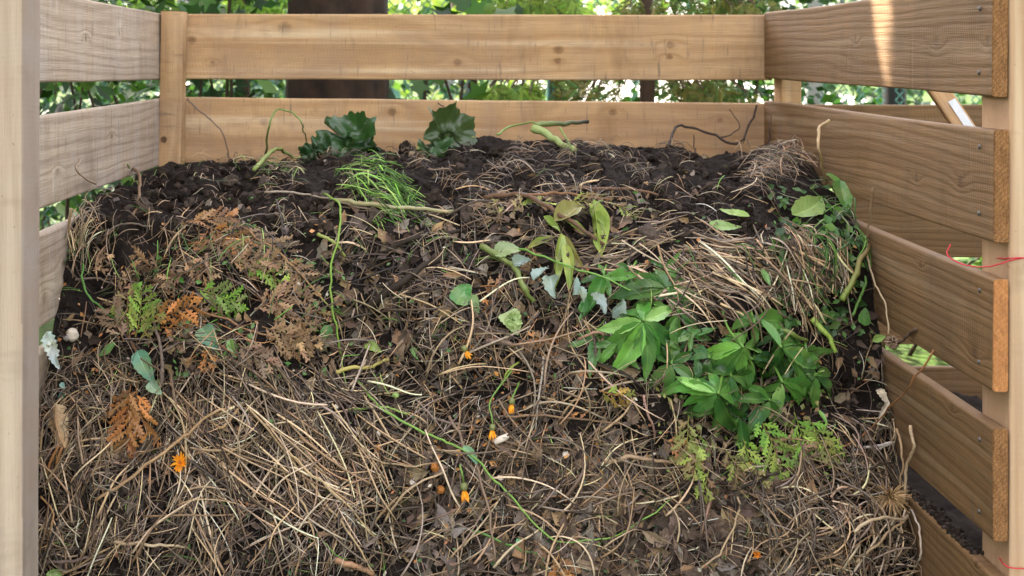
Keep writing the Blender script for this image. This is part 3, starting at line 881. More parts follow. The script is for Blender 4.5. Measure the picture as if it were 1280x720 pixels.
# individual dead leaves which show
DEAD = [(404, 428, 22, 80, (.20, .17, .11), 'mottled grey brown dead leaf hanging left of centre'), (655, 655, 34, -85, (.16, .13, .11), 'long flat grey dead leaf beside the green vine'),
        (790, 628, 40, 20, (.13, .09, .065), 'broad lobed brown leaf low in the heap'), (770, 600, 26, 150, (.2, .14, .09), 'curled brown leaf above the broad lobed one'),
        (886, 652, 34, 110, (.11, .075, .055), 'dark brown leaf left of the curly roots'), (672, 563, 20, 70, (.16, .11, .07), 'small folded brown leaf below the white chip'),
        (833, 668, 26, 40, (.18, .13, .1), 'grey brown leaf at the foot of the heap right of centre'), (388, 482, 18, 75, (.26, .19, .12), 'tan curled leaf above the straw bundle'),
        (492, 398, 18, 130, (.17, .13, .09), 'small olive brown leaf under the dark branch'), (790, 515, 24, 80, (.14, .1, .075), 'dark leaf hanging left of the green cedar'),
        (683, 640, 18, 60, (.3, .2, .12), 'tan leaf right of the long grey leaf'), (720, 560, 22, 10, (.15, .11, .08), 'flat brown leaf right of the white chip')]
for (px, py, l, a, c, lab) in DEAD:
    p = on(px, py, .016); d = imgdir(a, p); Lm = l * 1.25 * p.y / F
    b = MB(); leafmesh(b, p - d * Lm / 2, p + d * Lm / 2, snorm(p), Lm * .55, c, .3, .15, 'ovate', .008, rl, 9, 8, .4, mixc(c, (.3, .22, .15), .4))
    tag(b.build('dead_leaf', M['dryleaf'], origin=p), lab, 'dead leaf', 'dead leaves lying on the heap')

# ---- single stalks, twigs and stems laid by hand
def rod(pts, r, col, name, label, cat, mat='twig', group=None, taper=.6, sides=7, knobs=0.0, tipcol=None, flat=1.0):
    P = [on(p[0], p[1], p[2] if len(p) > 2 else .012, p[3] if len(p) > 3 else None) for p in pts]
    P = catmull(P, 7)
    rr = random.Random(int(pts[0][0] * 7 + pts[0][1]))
    wob = min(r * .3, .0009)
    P = [p + Vector((rr.uniform(-1, 1), 0, rr.uniform(-1, 1))) * wob + noise.noise_vector(p * 38) * .0042 + noise.noise_vector(p * 110) * .0014 for p in P]
    m = len(P)
    rad = [r * (1 - (1 - taper) * i / (m - 1)) * (1 + rr.uniform(-.10, .10) + (knobs if i % 6 == 3 else 0)) for i in range(m)]
    b = MB(); tube(b, P, rad, col, sides, flat=flat, tipcol=tipcol)
    o = b.build(name, M[mat], origin=P[0])
    return tag(o, label, cat, group)
TW = 'twigs on the heap'; ST = 'thick dry stalks on the heap'; GS = 'green stems on the heap'
br = (.15, .095, .06); gy = (.19, .145, .12); dk = (.035, .026, .02); tan = (.42, .27, .14); pale = (.5, .38, .24)
rods = [
 ([(203, 482, .02), (206, 455, .028), (205, 441, .03), (193, 398, .024)], .0032, gy, 'twig', 'upright grey brown twig in the cedar at left', 'twig', TW),
 ([(205, 441, .03), (228, 432, .03), (256, 426, .022)], .0020, gy, 'twig', 'thin twig branching right from the upright grey twig', 'twig', TW),
 ([(203, 465, .028), (180, 448, .028), (166, 425, .02)], .0018, br, 'twig', 'thin twig branching left from the upright grey twig', 'twig', TW),
 ([(215, 378, .024), (279, 401, .026), (336, 421, .026), (398, 429, .014)], .0018, (.30, .17, .09), 'twig', 'long thin cedar stem running right below the brown fronds', 'twig', TW),
 ([(289, 284, .02), (346, 321, .03), (386, 361, .028), (432, 406, .016)], .0018, (.33, .20, .10), 'twig', 'long arched cedar stem falling to the right at left of centre', 'twig', TW),
 ([(134, 302, .02), (158, 289, .024), (192, 290, .014)], .0018, gy, 'twig', 'short bent twig on the dark soil at far left', 'twig', TW),
 ([(99, 354, .02), (122, 356, .024), (148, 362, .012)], .0020, gy, 'twig', 'short grey twig poking towards the left planks', 'twig', TW),
 ([(260, 322, .02), (265, 350, .028), (270, 378, .014)], .0036, (.27, .17, .10), 'stalk', 'short bumpy brown stalk standing in the cedar', 'stalk', ST),
 ([(331, 248, .012), (380, 252, .016), (423, 258, .012), (470, 268, .010)], .0020, (.36, .29, .22), 'stalk', 'straight pale stalk across the dark soil', 'stalk', ST),
 ([(460, 386, .012), (487, 367, .022), (514, 347, .022), (561, 321, .012)], .0062, dk, 'branch', 'thick dark rotten branch left of centre', 'branch', TW),
 ([(470, 322, .012), (521, 305, .022), (581, 294, .010)], .0048, dk, 'branch', 'thinner dark rotten branch above the thick one', 'branch', TW),
 ([(418, 256, .012), (487, 267, .02), (566, 271, .012)], .0042, (.36, .33, .17), 'stalk', 'thick pale olive stalk below the grass clippings', 'stalk', ST),
 ([(601, 316, .02), (638, 337, .026), (652, 361, .026), (666, 379, .012)], .0052, (.17, .22, .06), 'green_stem', 'knobbly green stick left of the pale leaves', 'stem', GS),
 ([(645, 317, .02), (722, 342, .03), (792, 369, .03)], .0018, (.16, .32, .06), 'green_stem', 'straight thin green stem crossing the pale leaves', 'stem', GS),
 ([(605, 255, .014), (655, 257, .026), (699, 280, .03), (753, 312, .02)], .0042, (.16, .095, .06), 'twig', 'thick brown twig over the wilted yellow leaves', 'twig', TW),
 ([(655, 257, .026), (700, 254, .022), (762, 256, .012)], .0026, (.26, .14, .075), 'twig', 'reddish twig reaching right above the yellow leaves', 'twig', TW),
 ([(700, 243, .012), (770, 244, .016), (822, 250, .010)], .0030, (.19, .11, .07), 'twig', 'straight brown twig on the dark soil', 'twig', TW),
 ([(418, 466, .016), (455, 460, .022), (488, 451, .012)], .0034, (.42, .36, .10), 'stalk', 'short yellow stalk left of centre', 'stalk', ST),
 ([(625, 478, .014), (635, 464, .02), (648, 454, .016)], .0022, (.30, .38, .07), 'green_stem', 'short yellow green stem in the middle', 'stem', GS),
 ([(606, 428, .014), (630, 430, .02), (652, 437, .012)], .0048, (.20, .13, .09), 'stalk', 'short thick brown stalk under the small green leaf', 'stalk', ST),
 ([(1046, 380, .03), (1063, 346, .04), (1080, 316, .034)], .0052, (.22, .30, .06), 'green_stem', 'thick yellow green stem with brown cut end by the right planks', 'stem', GS),
 ([(1010, 401, .024), (1025, 422, .034), (1039, 443, .026)], .0050, (.30, .42, .08), 'green_stem', 'thick bright green stem end above the cavity', 'stem', GS),
 ([(963, 408, .024), (985, 420, .034), (1005, 426, .02)], .0040, (.16, .22, .05), 'green_stem', 'olive green stem lying behind the big leaves', 'stem', GS),
 ([(1060, 398, .02), (1073, 370, .03), (1076, 350, .02)], .0024, (.12, .26, .05), 'green_stem', 'slim green stem beside the round leaf', 'stem', GS),
 ([(1078, 327, .03), (1092, 352, .045), (1104, 376, .045), (1111, 418, .03)], .0018, pale, 'stalk', 'pale curved stalk arching past the third right plank', 'stalk', ST),
 ([(1092, 236, .03), (1088, 268, .04), (1084, 300, .03)], .0020, (.24, .16, .09), 'stalk', 'brown stalk standing at the right planks', 'stalk', ST),
 ([(1146, 412, 0, 1.93), (1135, 419, 0, 1.95), (1122, 428, 0, 1.97)], .0030, (.10, .065, .045), 'twig', 'dark twig stub poking at the right planks', 'twig', TW),
 ([(1168, 440, 0, 1.86), (1139, 480, 0, 1.90), (1085, 530, .03), (1048, 561, .02)], .0016, (.34, .15, .06), 'stalk', 'thin rusty stalk rising in front of the fourth right plank', 'stalk', ST),
 ([(447, 476, .016), (477, 510, .024), (531, 540, .028), (578, 561, .028), (618, 598, .028), (655, 641, .028), (690, 673, .024), (739, 673, .022), (790, 655, .022), (850, 614, .014)], .0021, (.20, .36, .07), 'vine', 'long bright green vine winding down the heap front', 'vine', GS),
 ([(438, 512, .014), (480, 508, .02), (510, 516, .014)], .0020, (.24, .36, .08), 'green_stem', 'side shoot across the top of the green vine', 'stem', GS),
 ([(572, 655, .014), (595, 663, .02), (640, 682, .02), (670, 692, .012)], .0020, (.12, .26, .06), 'green_stem', 'short green stem near the bottom centre', 'stem', GS),
 ([(528, 518, .014), (571, 530, .022), (608, 534, .014)], .0022, gy, 'twig', 'grey twig left of the small orange flower', 'twig', TW),
 ([(635, 564, .014), (676, 582, .02), (718, 600, .014)], .0024, br, 'twig', 'brown twig below the white chip', 'twig', TW),
 ([(752, 578, .014), (792, 571, .022), (840, 578, .014)], .0036, (.36, .24, .14), 'stalk', 'thick tan stalk lying right of centre', 'stalk', ST),
 ([(622, 520, .016), (700, 521, .022), (778, 529, .014)], .0018, (.28, .18, .11), 'twig', 'long level twig above the tan stalk', 'twig', TW),
 ([(803, 495, .02), (810, 522, .024), (815, 548, .014)], .0020, (.42, .24, .19), 'stalk', 'pinkish stalk hanging under the big leaves', 'stalk', ST),
 ([(124, 626, .02), (188, 581, .03), (235, 544, .032), (272, 514, .03), (308, 506, .014)], .0026, tan, 'stalk', 'long tan stalk with a swollen root at lower left', 'stalk', ST),
 ([(300, 512, .02), (285, 530, .024), (270, 537, .014)], .0024, tan, 'stalk', 'short tan stalk under the tip of the long one', 'stalk', ST),
 ([(251, 596, .014), (243, 640, .022), (232, 661, .022), (214, 693, .014)], .0030, (.13, .10, .085), 'twig', 'dark grey twig low at left', 'twig', TW),
 ([(58, 703, .012), (110, 696, .02), (170, 687, .012)], .0024, (.2, .15, .13), 'twig', 'grey twig at the very bottom left', 'twig', TW),
 ([(144, 678, .016), (190, 679, .022), (238, 684, .012)], .0024, pale, 'stalk', 'pale thick straw near the bottom left', 'stalk', ST),
 ([(54, 620, .02), (72, 640, .03), (62, 690, .02)], .0016, (.40, .22, .09), 'stalk', 'thin orange stalk beside the left post', 'stalk', ST),
 ([(405, 252, .02), (428, 280, .034), (415, 351, .036), (421, 408, .03), (428, 446, .014)], .0020, (.20, .34, .05), 'green_stem', 'long thin green tendril hanging left of centre', 'stem', GS),
 ([(107, 335, .02), (114, 374, .034), (136, 396, .03), (162, 412, .016)], .0018, (.10, .26, .05), 'green_stem', 'curved dark green stem at far left', 'stem', GS),
 ([(398, 298, .014), (414, 309, .022), (432, 323, .012)], .0030, (.30, .34, .09), 'green_stem', 'short yellow green stem in the dark soil', 'stem', GS),
 ([(318, 222, .016), (345, 204, .03), (368, 197, .03), (396, 193, .014)], .0042, (.26, .34, .09), 'green_stem', 'thick curved yellow green stem on the top left of heap', 'stem', GS),
 ([(522, 194, .014), (546, 181, .026), (566, 176, .028), (592, 180, .014)], .0032, (.30, .34, .09), 'green_stem', 'yellow green stem under the big standing leaf', 'stem', GS),
 ([(666, 158, 0, 2.66), (690, 173, 0, 2.63), (718, 191, .006)], .0085, (.30, .38, .13), 'green_stem', 'thick cut green stem slanting at the top of heap', 'stem', GS),
 ([(668, 156, 0, 2.67), (700, 155, 0, 2.68), (736, 151, 0, 2.70)], .0058, (.20, .26, .08), 'green_stem', 'thick dark tipped green stem lying level at the top', 'stem', GS),
 ([(620, 176, .01), (640, 158, 0, 2.72), (668, 152, 0, 2.68)], .0024, (.22, .32, .08), 'green_stem', 'thin green stem left of the thick cut stem', 'stem', GS),
 ([(700, 160, 0, 2.66), (708, 172, 0, 2.64), (714, 190, .01)], .0022, (.24, .34, .09), 'green_stem', 'thin green side stem right of the thick cut stem', 'stem', GS),
 ([(834, 188, .006), (848, 158, 0, 2.80), (882, 164, 0, 2.78), (922, 180, 0, 2.76), (940, 150, 0, 2.82), (944, 132, 0, 2.84)], .0030, (.055, .038, .032), 'twig', 'dark curving vine twig against the back planks', 'twig', TW),
 ([(902, 172, 0, 2.78), (925, 160, 0, 2.80), (912, 136, 0, 2.84)], .0016, (.08, .055, .045), 'twig', 'fine dark twig crossing the curving vine twig', 'twig', TW),
 ([(866, 200, .006), (868, 186, .01, 2.8), (866, 168, 0, 2.82)], .0016, (.08, .055, .045), 'twig', 'fine upright dark twig at the back planks', 'twig', TW),
 ([(1036, 150, 0, 2.26), (1024, 162, 0, 2.25), (1026, 190, 0, 2.22), (1034, 234, .01)], .0030, (.50, .36, .20), 'stalk', 'broken tan stalk standing against the second right plank', 'stalk', ST),
 ([(961, 180, .01), (962, 160, 0, 2.72), (963, 144, 0, 2.74)], .0018, (.10, .06, .045), 'twig', 'short upright twig in the back right corner', 'twig', TW),
 ([(233, 124, 0, 2.80), (262, 148, 0, 2.80), (281, 170, 0, 2.79), (286, 203, .004)], .0022, (.20, .13, .09), 'stalk', 'thin brown stalk leaning on the back plank at left', 'stalk', ST),
 ([(333, 192, .01), (336, 158, 0, 2.72), (346, 138, 0, 2.73), (362, 139, 0, 2.72), (376, 154, 0, 2.68), (383, 178, .01)], .0022, (.20, .30, .08), 'green_stem', 'green stem arched like a hook before the back plank', 'stem', GS),
 ([(548, 128, 0, 2.82), (568, 146, 0, 2.80), (575, 172, 0, 2.76), (582, 192, .006)], .0014, (.10, .07, .055), 'twig', 'thin dark twig before the big standing leaf', 'twig', TW),
 ([(120, 230, .02), (96, 214, .03), (100, 200, .04)], .0018, (.40, .28, .2), 'stalk', 'pale forked stalk before the second left plank', 'stalk', ST),
 ([(166, 210, .02), (176, 240, .02), (170, 275, .014)], .0030, (.22, .13, .07), 'stalk', 'brown stalk standing in the soil at far left', 'stalk', ST),
 ([(160, 204, .01), (164, 220, .02), (176, 240, .01)], .0016, (.26, .34, .1), 'green_stem', 'small green shoot by the left planks', 'stem', GS),
 ([(89, 262, .02), (92, 304, .03), (112, 318, .02)], .0024, (.36, .25, .15), 'stalk', 'twisted straw stalk at the third left plank', 'stalk', ST),
 ([(722, 426, .02), (741, 417, .03), (753, 424, .02), (740, 440, .01)], .0024, (.34, .20, .13), 'stalk', 'looped brown stalk at the left of the big leaves', 'stalk', ST),
 ([(740, 452, .02), (770, 470, .022), (790, 480, .01)], .0018, br, 'twig', 'thin twig under the first whorl of leaves', 'twig', TW),
 ([(420, 698, .014), (445, 705, .02), (468, 716, .014)], .0050, (.40, .22, .12), 'stalk', 'furry brown seed spike at the bottom', 'seed spike', ST),
 ([(1030, 222 + 40, .02), (1056, 290, .02), (1060, 320, .01)], .0022, (.10, .14, .04), 'green_stem', 'dark green stem in the wilted greens', 'stem', GS),
 ([(1088, 560, .02), (1110, 553, .03), (1060, 562, .014)], .0026, (.6, .55, .5), 'stalk', 'white weathered stalk in front of the fourth right plank', 'stalk', ST),
 ([(1138, 533, .03), (1142, 560, .045), (1134, 590, .03), (1120, 640, .02)], .0026, (.52, .38, .24), 'stalk', 'pale root standing at the right edge of heap', 'root', ST),
 ([(1120, 536, .03), (1128, 570, .04), (1126, 620, .02)], .0020, (.42, .28, .16), 'stalk', 'tan root left of the pale one at right edge', 'root', ST),
 ([(1060, 660, .03), (1075, 645, .05), (1110, 644, .05), (1124, 643, .03)], .0024, (.55, .42, .27), 'stalk', 'pale root bent in an arch at lower right', 'root', ST),
 ([(1062, 700, .03), (1090, 672, .04), (1122, 643, .04)], .0022, (.46, .32, .18), 'stalk', 'tan root slanting up at lower right', 'root', ST),
 ([(1126, 634, .04), (1146, 652, .045), (1152, 690, .03), (1146, 710, .02)], .0018, (.5, .42, .34), 'stalk', 'thin pale root hanging beside the fifth right plank', 'root', ST),
 ([(948, 618, .02), (960, 660, .028), (980, 690, .028), (1000, 716, .014)], .0020, (.30, .19, .11), 'stalk', 'long brown root trailing to the bottom right of centre', 'root', ST),
 ([(918, 620, .02), (916, 650, .026), (895, 690, .026), (872, 712, .014)], .0018, (.40, .29, .17), 'stalk', 'curved straw stalk falling to the lower left from the clods', 'stalk', ST),
 ([(340, 545, .02), (380, 580, .03), (430, 625, .03), (470, 668, .02)], .0018, (.52, .38, .20), 'stalk', 'upper long straw of the slanting bundle', 'stalk', ST),
 ([(350, 556, .02), (395, 610, .03), (440, 668, .03), (466, 712, .02)], .0018, (.46, .34, .18), 'stalk', 'middle long straw of the slanting bundle', 'stalk', ST),
 ([(346, 570, .02), (385, 640, .03), (400, 690, .02)], .0017, (.42, .30, .16), 'stalk', 'lower long straw of the slanting bundle', 'stalk', ST),
 ([(425, 560, .02), (500, 580, .024), (560, 575, .014)], .0016, (.36, .26, .15), 'stalk', 'level straw crossing left of the green vine', 'stalk', ST),
 ([(480, 650, .02), (510, 612, .028), (560, 585, .02)], .0020, (.46, .33, .2), 'stalk', 'straight straw rising right near the orange flower', 'stalk', ST),
 ([(560, 520, .02), (600, 600, .03), (618, 700, .02)], .0024, (.22, .15, .10), 'stalk', 'tall brown stalk hanging down through the centre', 'stalk', ST),
]
# drop control-point overrides of depth when height is given too
for (pts, r, c, nm, lab, cat, grp) in rods:
    mt = 'green' if nm in ('green_stem', 'vine') else ('stalk' if nm == 'stalk' else 'twig')
    tip = (.24, .14, .07) if 'brown cut end' in lab else ((.05, .04, .03) if 'dark tipped' in lab else None)
    rod(pts, r, c, nm, lab, cat, mt, grp, knobs=.35 if ('bumpy' in lab or 'knobbly' in lab) else (.12 if nm == 'twig' else .0), tipcol=tip, taper=.45 if nm == 'vine' else .7)

# loose stalks one by one, too alike to tell apart
ri = random.Random(77)
ZN = [((240, 610, 190, 100), 55, STRAW, (75, 35), 'lower left', .2), ((380, 590, 90, 90), 30, STRAW, (-48, 14), 'slanting bundle', .08),
      ((905, 350, 120, 50), 45, STRAW, (-42, 12), 'hump', .06), ((1050, 640, 85, 75), 40, STRAW + GREYB, (40, 70), 'lower right', .45),
      ((600, 470, 200, 120), 50, GREYB + STRAW, (20, 60), 'middle', .18), ((700, 640, 200, 70), 40, GREYB + STRAW, (60, 50), 'bottom', .2)]
ZL = {'lower left': ('thin pale straw stalk in the tangle at lower left', 'straw stalks at the lower left'), 'slanting bundle': ('thin straw stalk of the bundle slanting right', 'straw stalks of the slanting bundle'),
      'hump': ('pale straw stalk on the hump above the big green leaves', 'straw stalks on the hump'), 'lower right': ('curly tan root stalk in the knot at lower right', 'curly root stalks at the lower right'),
      'middle': ('thin brown stalk on the middle of heap front', 'brown stalks in the middle'), 'bottom': ('thin grey brown stalk near the bottom centre', 'brown stalks near the bottom')}
for (reg, n, pal, (am, asd), key, curl) in ZN:
    for _ in range(n):
        px, py = inreg(reg, ri)
        pts = strand(px, py, ri.uniform(.07, .15), ri.gauss(am, asd), 0, curl, ri.uniform(.014, .03), ri.uniform(.002, .016), ri, 10)
        if not pts: continue
        r = ri.uniform(.0011, .0021); b = MB()
        tube(b, pts, [r * (1 - .4 * i / 9) for i in range(10)], vary(ri.choice(pal), ri, .3), 5, flat=ri.choice([1, .6]))
        tag(b.build('stalk', M['stalk'], origin=pts[0]), ZL[key][0], 'stalk', ZL[key][1])

# ---- fresh leafy cuttings (stem + leaves)
LG = [(.06, .21, .035), (.10, .31, .05), (.19, .42, .08), (.04, .14, .03), (.12, .33, .09), (.26, .46, .14)]
def cutting(name, label, cat, centre, leaves, stem=None, h0=.04, pal=LG, w=.33, group=None, shape='lance', crumple=.0015, col2=None, htip=.018, sw=.0022, stcol=(.16, .32, .06), droop=.14, wild=False):
    rr = random.Random(int(centre[0] * 3 + centre[1]))
    c = on(centre[0], centre[1], h0)
    root = empty(name, c, label, cat, group)
    if stem:
        P = catmull([c] + [on(s[0], s[1], s[2]) for s in stem], 6)
        b = MB(); tube(b, P, [sw * (1 - .3 * i / len(P)) for i in range(len(P))], stcol, 6); b.build('stem', M['green'], root)
    for lf in leaves:
        x, y = lf[0], lf[1]
        bx = lf[2] if len(lf) > 2 and lf[2] is not None else None
        base = on(bx[0], bx[1], h0 * .9) if bx else c
        k = lf[3] if len(lf) > 3 else 1
        if wild: x = centre[0] + (x - centre[0]) * rr.uniform(.6, 1.2); y = centre[1] + (y - centre[1]) * rr.uniform(.6, 1.2)
        tip = on(x, y, htip + rr.uniform(-.010, .016))
        ax = tip - base
        base2 = base + ax * .04
        nn = (snorm(base) * .8 + Vector((rr.gauss(0, .42), -.5, .5 + rr.gauss(0, .35)))).normalized()
        b = MB(); leafmesh(b, base2, tip, nn, ax.length * w * rr.uniform(.85, 1.15) * k, jit(rr.choice(pal), .22, rr), rr.uniform(.12, .75), droop * rr.uniform(.2, 2.2), shape, crumple * 1.6, rr, 12, 6, .12, col2 or mixc(pal[0], (.22, .34, .09), .35), rr.uniform(-.6, .6))
        b.build('leaf', M['leaf'], root)
    return root
LC = 'leafy green cuttings on the heap'
cutting('leafy_cutting', 'fresh green cutting with a full whorl of drooping leaves, leftmost of the big ones', 'cutting', (795, 404),
        [(742, 413), (737, 447), (759, 472), (773, 453), (786, 442), (803, 480), (822, 458), (850, 428), (842, 382), (800, 372), (770, 385)], [(812, 388, .03), (828, 372, .015)], .068, group=LC, w=.31)
cutting('leafy_cutting', 'fresh green cutting with long leaves pointing down, lowest of the big ones', 'cutting', (884, 492),
        [(828, 492), (838, 470), (846, 508), (862, 531), (884, 540), (915, 550), (936, 508), (908, 470), (880, 460), (860, 468)], [(900, 460, .03), (915, 430, .02), (925, 400, .01)], .074, group=LC, w=.30)
cutting('leafy_cutting', 'fresh green cutting with broad upturned leaves in the centre of the clump', 'cutting', (915, 436),
        [(870, 440), (882, 478), (921, 478), (900, 415), (938, 465), (950, 428), (890, 420), (930, 410)], [(905, 412, .03), (900, 385, .01)], .072, group=LC, w=.35)
cutting('leafy_cutting', 'fresh green cutting with leaves fanned to the right, rightmost of the big ones', 'cutting', (962, 436),
        [(1016, 456), (975, 470), (940, 395), (957, 420), (1003, 434), (1000, 475), (985, 420), (950, 462)], [(955, 410, .03), (948, 385, .01)], .068, group=LC, w=.31)
cutting('leafy_cutting', 'small fresh cutting with leaves hanging over the green cedar', 'cutting', (965, 478),
        [(1002, 508), (963, 533), (1024, 502), (990, 494), (940, 490), (1000, 486)], [(960, 455, .03)], .060, group=LC, w=.31)
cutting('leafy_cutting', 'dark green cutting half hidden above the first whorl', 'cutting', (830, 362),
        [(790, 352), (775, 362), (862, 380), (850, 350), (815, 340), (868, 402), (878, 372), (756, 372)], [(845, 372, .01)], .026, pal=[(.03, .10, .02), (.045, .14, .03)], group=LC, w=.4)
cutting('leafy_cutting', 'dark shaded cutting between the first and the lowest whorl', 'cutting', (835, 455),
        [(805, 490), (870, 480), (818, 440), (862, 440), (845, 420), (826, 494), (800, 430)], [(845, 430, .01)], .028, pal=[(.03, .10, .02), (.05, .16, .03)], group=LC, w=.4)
rf = random.Random(31)
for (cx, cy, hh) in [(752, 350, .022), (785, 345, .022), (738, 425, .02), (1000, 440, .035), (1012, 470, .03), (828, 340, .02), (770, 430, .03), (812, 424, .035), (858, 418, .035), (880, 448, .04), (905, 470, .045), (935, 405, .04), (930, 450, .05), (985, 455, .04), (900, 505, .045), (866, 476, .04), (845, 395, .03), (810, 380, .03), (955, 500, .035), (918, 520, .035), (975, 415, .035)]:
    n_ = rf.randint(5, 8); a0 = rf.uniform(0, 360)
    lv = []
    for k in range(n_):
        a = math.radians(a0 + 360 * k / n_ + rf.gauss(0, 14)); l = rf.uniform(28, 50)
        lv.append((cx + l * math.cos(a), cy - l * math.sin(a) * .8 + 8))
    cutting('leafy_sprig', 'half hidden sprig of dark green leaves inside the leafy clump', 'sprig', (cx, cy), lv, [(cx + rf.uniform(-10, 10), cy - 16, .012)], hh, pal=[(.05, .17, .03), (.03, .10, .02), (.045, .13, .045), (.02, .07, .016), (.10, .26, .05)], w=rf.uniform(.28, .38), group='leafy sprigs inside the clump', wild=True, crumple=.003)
# pale undersides
for (cx, cy, tx, ty, lab) in [(640, 340, 664, 331, 'crumpled pale blue green leaf, leftmost of the pale ones'), (664, 356, 686, 343, 'folded pale blue green leaf right of the green stick'),
        (684, 352, 692, 378, 'narrow pale grey green leaf hanging point down'), (712, 372, 720, 346, 'broad pale grey green leaf standing up'),
        (736, 370, 752, 398, 'pointed pale grey green leaf above the first whorl'), (760, 400, 770, 378, 'torn pale grey green leaf, rightmost of the pale ones'), (722, 362, 728, 388, 'small pale leaf overlapping the broad one')]:
    b = on(cx, cy, .03); t = on(tx, ty, .036); m = MB()
    t = b + (t - b) * R.uniform(.75, 1.05)
    leafmesh(m, b, t, (snorm(b) + Vector((R.gauss(0, .7), -.3, .5 + R.gauss(0, .4)))).normalized(), (t - b).length * R.uniform(.45, .75), jit((.30, .40, .38), .15), R.uniform(.4, 1.1), R.uniform(-.3, .25), R.choice(['ovate', 'lance']), .007, R, 10, 6, .3, (.20, .26, .18), R.uniform(-1, 1))
    tag(m.build('pale_leaf', M['leaf'], origin=b), lab, 'leaf', 'pale leaves showing their undersides')
# wilted yellow green lily leaves
YG = [(.27, .32, .07), (.20, .27, .06), (.33, .36, .10), (.23, .22, .08)]
YG2 = (.24, .20, .06)
for (bx, by, tx, ty, w, lab, ci) in [
        (740, 262, 748, 328, .26, 'long wilted yellow leaf hanging at the right of its bunch', 0), (735, 266, 742, 300, .32, 'short wilted yellow leaf before the long hanging one', 2),
        (754, 292, 736, 264, .3, 'curled wilted leaf at the top of its bunch', 1), (658, 318, 700, 300, .28, 'wilted yellow green leaf pointing right, lowest on the left', 2),
        (700, 300, 696, 362, .26, 'wilted yellow leaf hanging straight down', 0), (704, 312, 708, 364, .30, 'yellow leaf with brown spots hanging beside the straight one', 2),
        (704, 304, 732, 345, .30, 'wilted yellow leaf slanting down to the right', 3), (690, 288, 728, 262, .5, 'broad mottled olive leaf lying under the brown twig', 3),
        (700, 284, 738, 302, .34, 'narrow yellow green leaf under the brown twig', 1), (678, 280, 700, 296, .5, 'small olive leaf left of the broad mottled leaf', 1), (742, 300, 752, 326, .3, 'pale yellow leaf tip below the long hanging leaf', 0)]:
    b = on(bx, by, .026); t = on(tx, ty, .020); m = MB()
    leafmesh(m, b, t, (snorm(b) + Vector((R.gauss(0, .3), -.4, .4))).normalized(), (t - b).length * w * .8, jit(YG[ci], .2), .7, .12, 'lance', .005, R, 12, 6, .0, YG2 if ci == 3 else (.20, .30, .06))
    tag(m.build('wilted_leaf', M['leaf'], origin=b), lab, 'leaf', 'wilted yellow green leaves in a bunch')
